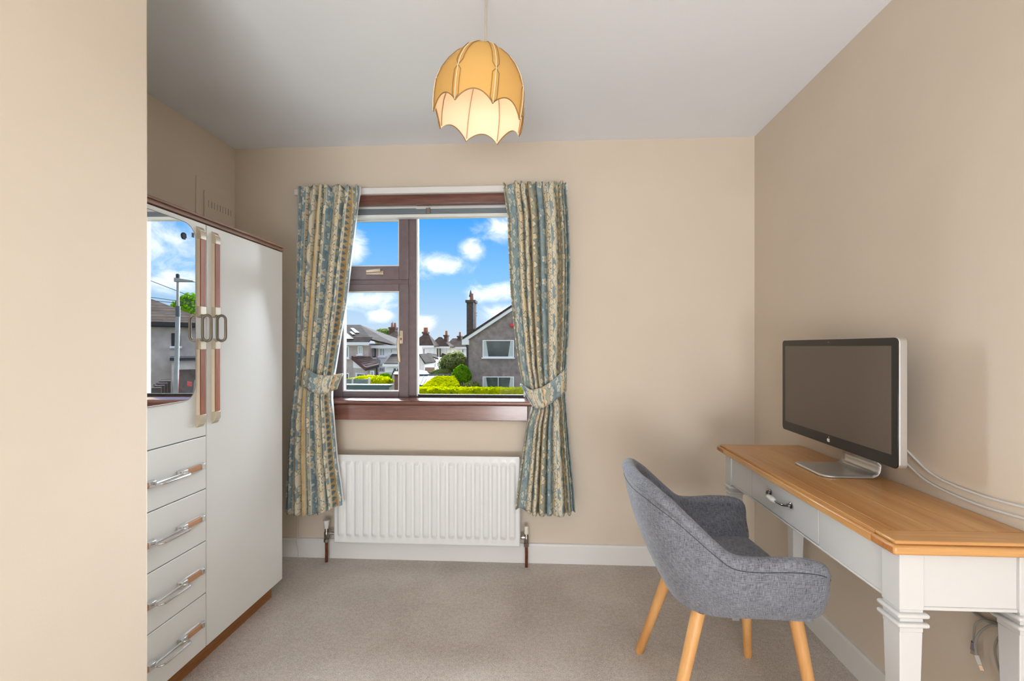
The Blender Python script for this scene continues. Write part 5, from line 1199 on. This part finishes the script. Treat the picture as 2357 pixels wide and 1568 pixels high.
for (p, q) in (((899, 874), (906, 853)), ((912, 872), (906, 853)), ((906, 853), (921, 853))): MB().tube([atY(*p, 28), atY(*q, 28)], 0.03, 6).build('swing_pole', M['pipe'], sw)
cv = thing('covered_furniture', 'dark covered garden furniture by the tiled extension', 'garden furniture', (atY(876, 866, 31).x, 31, GZ))
a_, b_ = atY(869, 872, 31), atY(880, 863, 31); MB().hexa([(a_.x, 31, GZ), (b_.x, 31, GZ), (b_.x, 31.6, GZ), (a_.x, 31.6, GZ), (a_.x + .1, 31.1, b_.z - .05), (b_.x - .05, 31.1, b_.z), (b_.x - .05, 31.5, b_.z), (a_.x + .1, 31.5, b_.z - .05)]).build('cover', M['fencebrown'], cv, bevel=0.04)
gw = thing('garden_wall', 'pale block garden wall in front of the white neighbour', 'wall', (atY(897, 868, 30.6).x, 30.6, GZ))
a_, b_ = atY(872, 872, 30.6), atY(925, 857, 30.6); MB().box(a_.x, b_.x, 30.6, 30.75, GZ, b_.z).build('blockwork', M['concrete'], gw)

# ---- street seen in the wardrobe mirror (to the right of the window, beyond the curtain)
mnv = Vector((math.cos(MT), math.sin(MT), 0)); mpt = WO + Vector((0.0042, my1, 0))
def mray(px, py):
    r = Vector(ray(px, py)); o_ = Vector((0, 0, CH)); t_ = (mpt - o_).dot(mnv) / r.dot(mnv); p = o_ + r * t_; d = r - mnv * (2 * r.dot(mnv)); return p, d
def mY(px, py, Y): p, d = mray(px, py); return p + d * ((Y - p.y) / d.y)
# the facade is square to the line of sight from the mirror: own frame
p_, d_ = mray(400, 798); fd = Vector((d_.x, d_.y, 0)).normalized(); fr2 = Vector((fd.y, -fd.x, 0))
DH = 24.0; FO = Vector((p_.x, p_.y, 0)) + fd * DH
hs_ = thing('street_house', 'warm grey rendered street house reflected in the wardrobe mirror', 'house', (FO.x, FO.y, GZ))
def mf(px, py, dd=0.0):       # pixel of the mirror -> (s along facade, z) on the plane dd in front of the facade
    p, d = mray(px, py); t_ = (FO - fd * dd - Vector((p.x, p.y, 0))).dot(fd) / d.dot(fd); q = p + d * t_; return (q - FO).dot(fr2), q.z
def F3(s, z, dd=0.0): return FO + fr2 * s - fd * dd + Vector((0, 0, z))
def fbox(name, s0, s1, z0, z1, d0, d1, m, par, bevel=0): return MB().hexa([F3(s0, z0, d1), F3(s1, z0, d1), F3(s1, z0, d0), F3(s0, z0, d0), F3(s0, z1, d1), F3(s1, z1, d1), F3(s1, z1, d0), F3(s0, z1, d0)]).build(name, M[m], par, bevel=bevel)
sl_, zl_ = mf(349, 741); sr_, zr2 = mf(446, 750)
sA, sB = sorted((sl_, sr_)); zE = (zl_ + zr2) / 2
fbox('wall', sA - 3.5, sB + 3.5, GZ - 1, zE, 0, -6, 'pebble2', hs_)
tl_s, tl_z = mf(351, 684); tr_s, tr_z = mf(446, 726)
# roof plane as stepped courses so each row reads
NC = 14
e0, e1 = F3(sA - 4, zE, .35), F3(sB + 4, zE, .35); zt2 = tl_z + 0.5
hi_s = tl_s + (tl_s - tr_s) * 0.6; 
for k in range(NC):
    f0, f1 = k / NC, (k + 1.1) / NC
    zz0, zz1 = zE + (zt2 - zE) * f0, zE + (zt2 - zE) * min(1, f1)
    def edge(z): kk = (z - tr_z) / (tl_z - tr_z); return tr_s + (tl_s - tr_s) * kk
    sgn = 1 if tl_s > tr_s else -1
    o0, o1 = edge(zz0), edge(zz1); farS = (sB + 4 if sgn > 0 else sA - 4)
    d0_, d1_ = .35 - 4.0 * f0, .35 - 4.0 * f1
    MB().slab([F3(o0, zz0, d0_), F3(farS, zz0, d0_), F3(farS, zz1 , d1_), F3(o1, zz1, d1_)], (0, 0, 0.07)).build('tile_row', M['roof2'], hs_)
fbox('gutter', sA - 4, sB + 4, zE - .12, zE + .03, .45, .33, 'pipe', hs_)
fbox('soffit', sA - 4, sB + 4, zE - .16, zE - .06, .33, 0, 'pipe', hs_)
w0, wz1_ = mf(394.5, 767); w1, wz0_ = mf(415, 797); ws0, ws1 = sorted((w0, w1))
wn_ = fbox('window', ws0, ws1, wz0_, wz1_, .03, -.02, 'pipe', hs_)
fbox('pane', ws0 + .12, ws1 - .12, wz0_ + .06, wz1_ - .06, .05, .031, 'dglass', wn_); 
fbox('net_curtain', (ws0 + ws1) / 2 + .02, ws1 - .13, wz0_ + .06, wz1_ - .06, .056, .0505, 'lglass', wn_)
fbox('sill', ws0 - .06, ws1 + .06, wz0_ - .10, wz0_, .14, 0, 'pvc', wn_)
# flat roofed garage in front
g0, gz1 = mf(395, 827, 3.0); g1, gz0 = mf(452, 850, 3.0); gs0, gs1 = sorted((g0 , g1 - 3.0 if g1 < g0 else g1 + 3.0))
gr = thing('street_garage', 'flat-roofed garage with red door frame in the wardrobe mirror', 'garage', (FO - fd * 3).xy.to_3d() + Vector((0, 0, GZ)))
def rng2(a, b): return (min(a, b), max(a, b))
fbox('roof_edge', *rng2(g0 + .06 * (1 if g0 > g1 else -1), gs1 if gs1 != g0 else gs0), gz1 - .06, gz1 + .06, 3.15, 0.1, 'pipe', gr)
inn_s = gs0 if abs(gs0 - g0) > abs(gs1 - g0) else gs1
fbox('lintel', *rng2(g0, inn_s), gz0, gz1 - .06, 3.0, 2.8, 'pebble2', gr)
r0s = mf(407.5, 850, 3.0)[0]; r1s = mf(413, 850, 3.0)[0]
fbox('side_pier', *rng2(g0, r0s), GZ - .5, gz0, 3.0, 2.7, 'pebble2', gr)
fbox('red_frame', *rng2(r0s, r1s), GZ - .5, gz0, 3.06, 2.75, 'redpaint', gr)
fbox('back_wall', *rng2(r1s, inn_s), GZ - .5, gz0, .9, .6, 'pebble', gr)
fbox('side_wall', *rng2(inn_s - .1, inn_s), GZ - .5, gz0, 3.0, .6, 'pebble2', gr)
st_ = thing('front_steps', 'concrete front steps at the foot of the street house in the mirror', 'steps', (FO - fd * 4).xy.to_3d() + Vector((0, 0, GZ)))
for k in range(4):
    a_ = mf(393 - k * 7, 876 + k * 5, 4.0 + .3 * k); b_ = mf(384 - k * 7, 900, 4.0 + .3 * k); fbox('step', *rng2(a_[0], b_[0] + (b_[0] - a_[0]) * 1.5), GZ - .5, a_[1], 4.3 + .3 * k, 3.2, 'chim', st_)
# car tail
cs0, cz1_ = mf(432, 874, 6.0); cs1, cz0_ = mf(470, 905, 6.0); ca_, cb_ = rng2(cs0, cs1)
car = thing('parked_car', 'silver parked car tail with red light at the mirror edge', 'car', F3((ca_ + cb_) / 2, GZ, 6.0))
sg = 1 if cs1 > cs0 else -1
def cpt(f, z, dd): return F3(cs0 + sg * f, z, dd)
prf = [(0.05, GZ + .25), (0.0, GZ + .55), (0.03, GZ + .95), (0.22, cz1_ - .05), (0.5, cz1_ + .22), (1.6, cz1_ + .3), (2.2, cz1_ - .1), (3.2, GZ + .8), (3.2, GZ + .25)]
v1 = [cpt(f, z, 5.2) for f, z in prf]; v2 = [cpt(f, z, 6.7) for f, z in prf]; n = len(prf)
MB().add(v1 + v2, [tuple(range(n)), tuple(range(n, 2 * n))[::-1]] + [(i, (i + 1) % n, n + (i + 1) % n, n + i) for i in range(n)]).build('body', M['silvercar'], car, bevel=0.06)
MB().add([cpt(.32, cz1_ - .0, 6.71), cpt(.55, cz1_ + .17, 6.71), cpt(1.5, cz1_ + .24, 6.71), cpt(1.9, cz1_ - .02, 6.71)], [(0, 1, 2, 3)]).build('side_window', M['dglass'], car)
zt0 = mf(436, 890, 6.7)[1]; zt1 = mf(436, 880, 6.7)[1]
MB().slab([cpt(-.02, zt0, 6.3), cpt(.10, zt0, 6.72), cpt(.10, zt1, 6.72), cpt(-.02, zt1, 6.3)], fd * 0.05).build('tail_light', M['alarm'], car)
for f in (.75, 2.5): 
    c_ = cpt(f, GZ + .3, 6.72); MB().tube([c_, c_ + fd * .2], 0.3, 16).build('wheel', M['pipe'], car)
# lamp post
lpx = mY(409.5, 798, 15.0); lbx = mY(400, 798, 15.0); lz = mY(409, 632, 15.0).z
lmp = thing('street_lamp', 'grey street lamp post reflected in the wardrobe mirror', 'street lamp', (lbx.x, lbx.y, GZ))
zj = mY(409, 728, 15.0).z
MB().tube([(lbx.x, lbx.y, GZ), (lpx.x, lpx.y, zj)], [0.082, 0.068], 12).build('lower_post', M['galv'], lmp, smooth=True)
MB().tube([(lpx.x, lpx.y, zj - .02), (lpx.x, lpx.y, zj + .35)], 0.072, 12).build('collar', M['tin'], lmp, smooth=True)
MB().tube([(lpx.x, lpx.y, zj + .3), (lpx.x, lpx.y, lz - .1)], [0.045, 0.040], 12).build('upper_post', M['galv'], lmp, smooth=True)
MB().lathe([(0.06, 0), (0.06, .12), (0.04, .14)], (lpx.x, lpx.y, lz - .12), 12).build('sensor', M['blackpl'], lmp)
hr = mY(446, 643, 15.0) - mY(409, 640, 15.0); hr = Vector((hr.x, hr.y, 0)); hp = Vector((lpx.x, lpx.y, lz - .16)); hu = hr.normalized(); hw_ = Vector((-hu.y, hu.x, 0)) * .11
hl2 = hr.length * 1.05
MB().hexa([hp - hu * .1 - hw_ * .6 - Vector((0, 0, .10)), hp + hu * hl2 - hw_ * .8 - Vector((0, 0, .10)), hp + hu * hl2 + hw_ * .8 - Vector((0, 0, .10)), hp - hu * .1 + hw_ * .6 - Vector((0, 0, .10)),
           hp - hu * .1 - hw_ * .6 + Vector((0, 0, .05)), hp + hu * hl2 - hw_ * .8 - Vector((0, 0, .06)), hp + hu * hl2 + hw_ * .8 - Vector((0, 0, .06)), hp - hu * .1 + hw_ * .6 + Vector((0, 0, .05))]).build('lantern', M['galv'], lmp, bevel=0.02)
bush('tree', 'green treetop behind the street house roof in the mirror', F3(tr_s, mf(440, 712, -7)[1], -7) , 1.0, 1.0, .9, 'green', 'greencore', 1200, 0.15, 12, 'tree', 3.0, ragged=.3)
for i, (pa_, pb_, lab) in enumerate((((330, 640), (460, 690), 'sloping overhead wire across the mirror view'), ((330, 682), (460, 700), 'upper level overhead wire behind the mirrored lamp post'), ((330, 690), (460, 703), 'lower level overhead wire behind the mirrored lamp post'))):
    a_, b_ = mY(*pa_, 17.0 + .2 * i), mY(*pb_, 17.0 + .2 * i); d3 = b_ - a_
    tag(MB().tube([a_ - d3 * 1.5, a_, b_, b_ + d3 * 1.5], 0.012, 5).build('overhead_wire', M['pipe'], smooth=True), lab, 'cable')
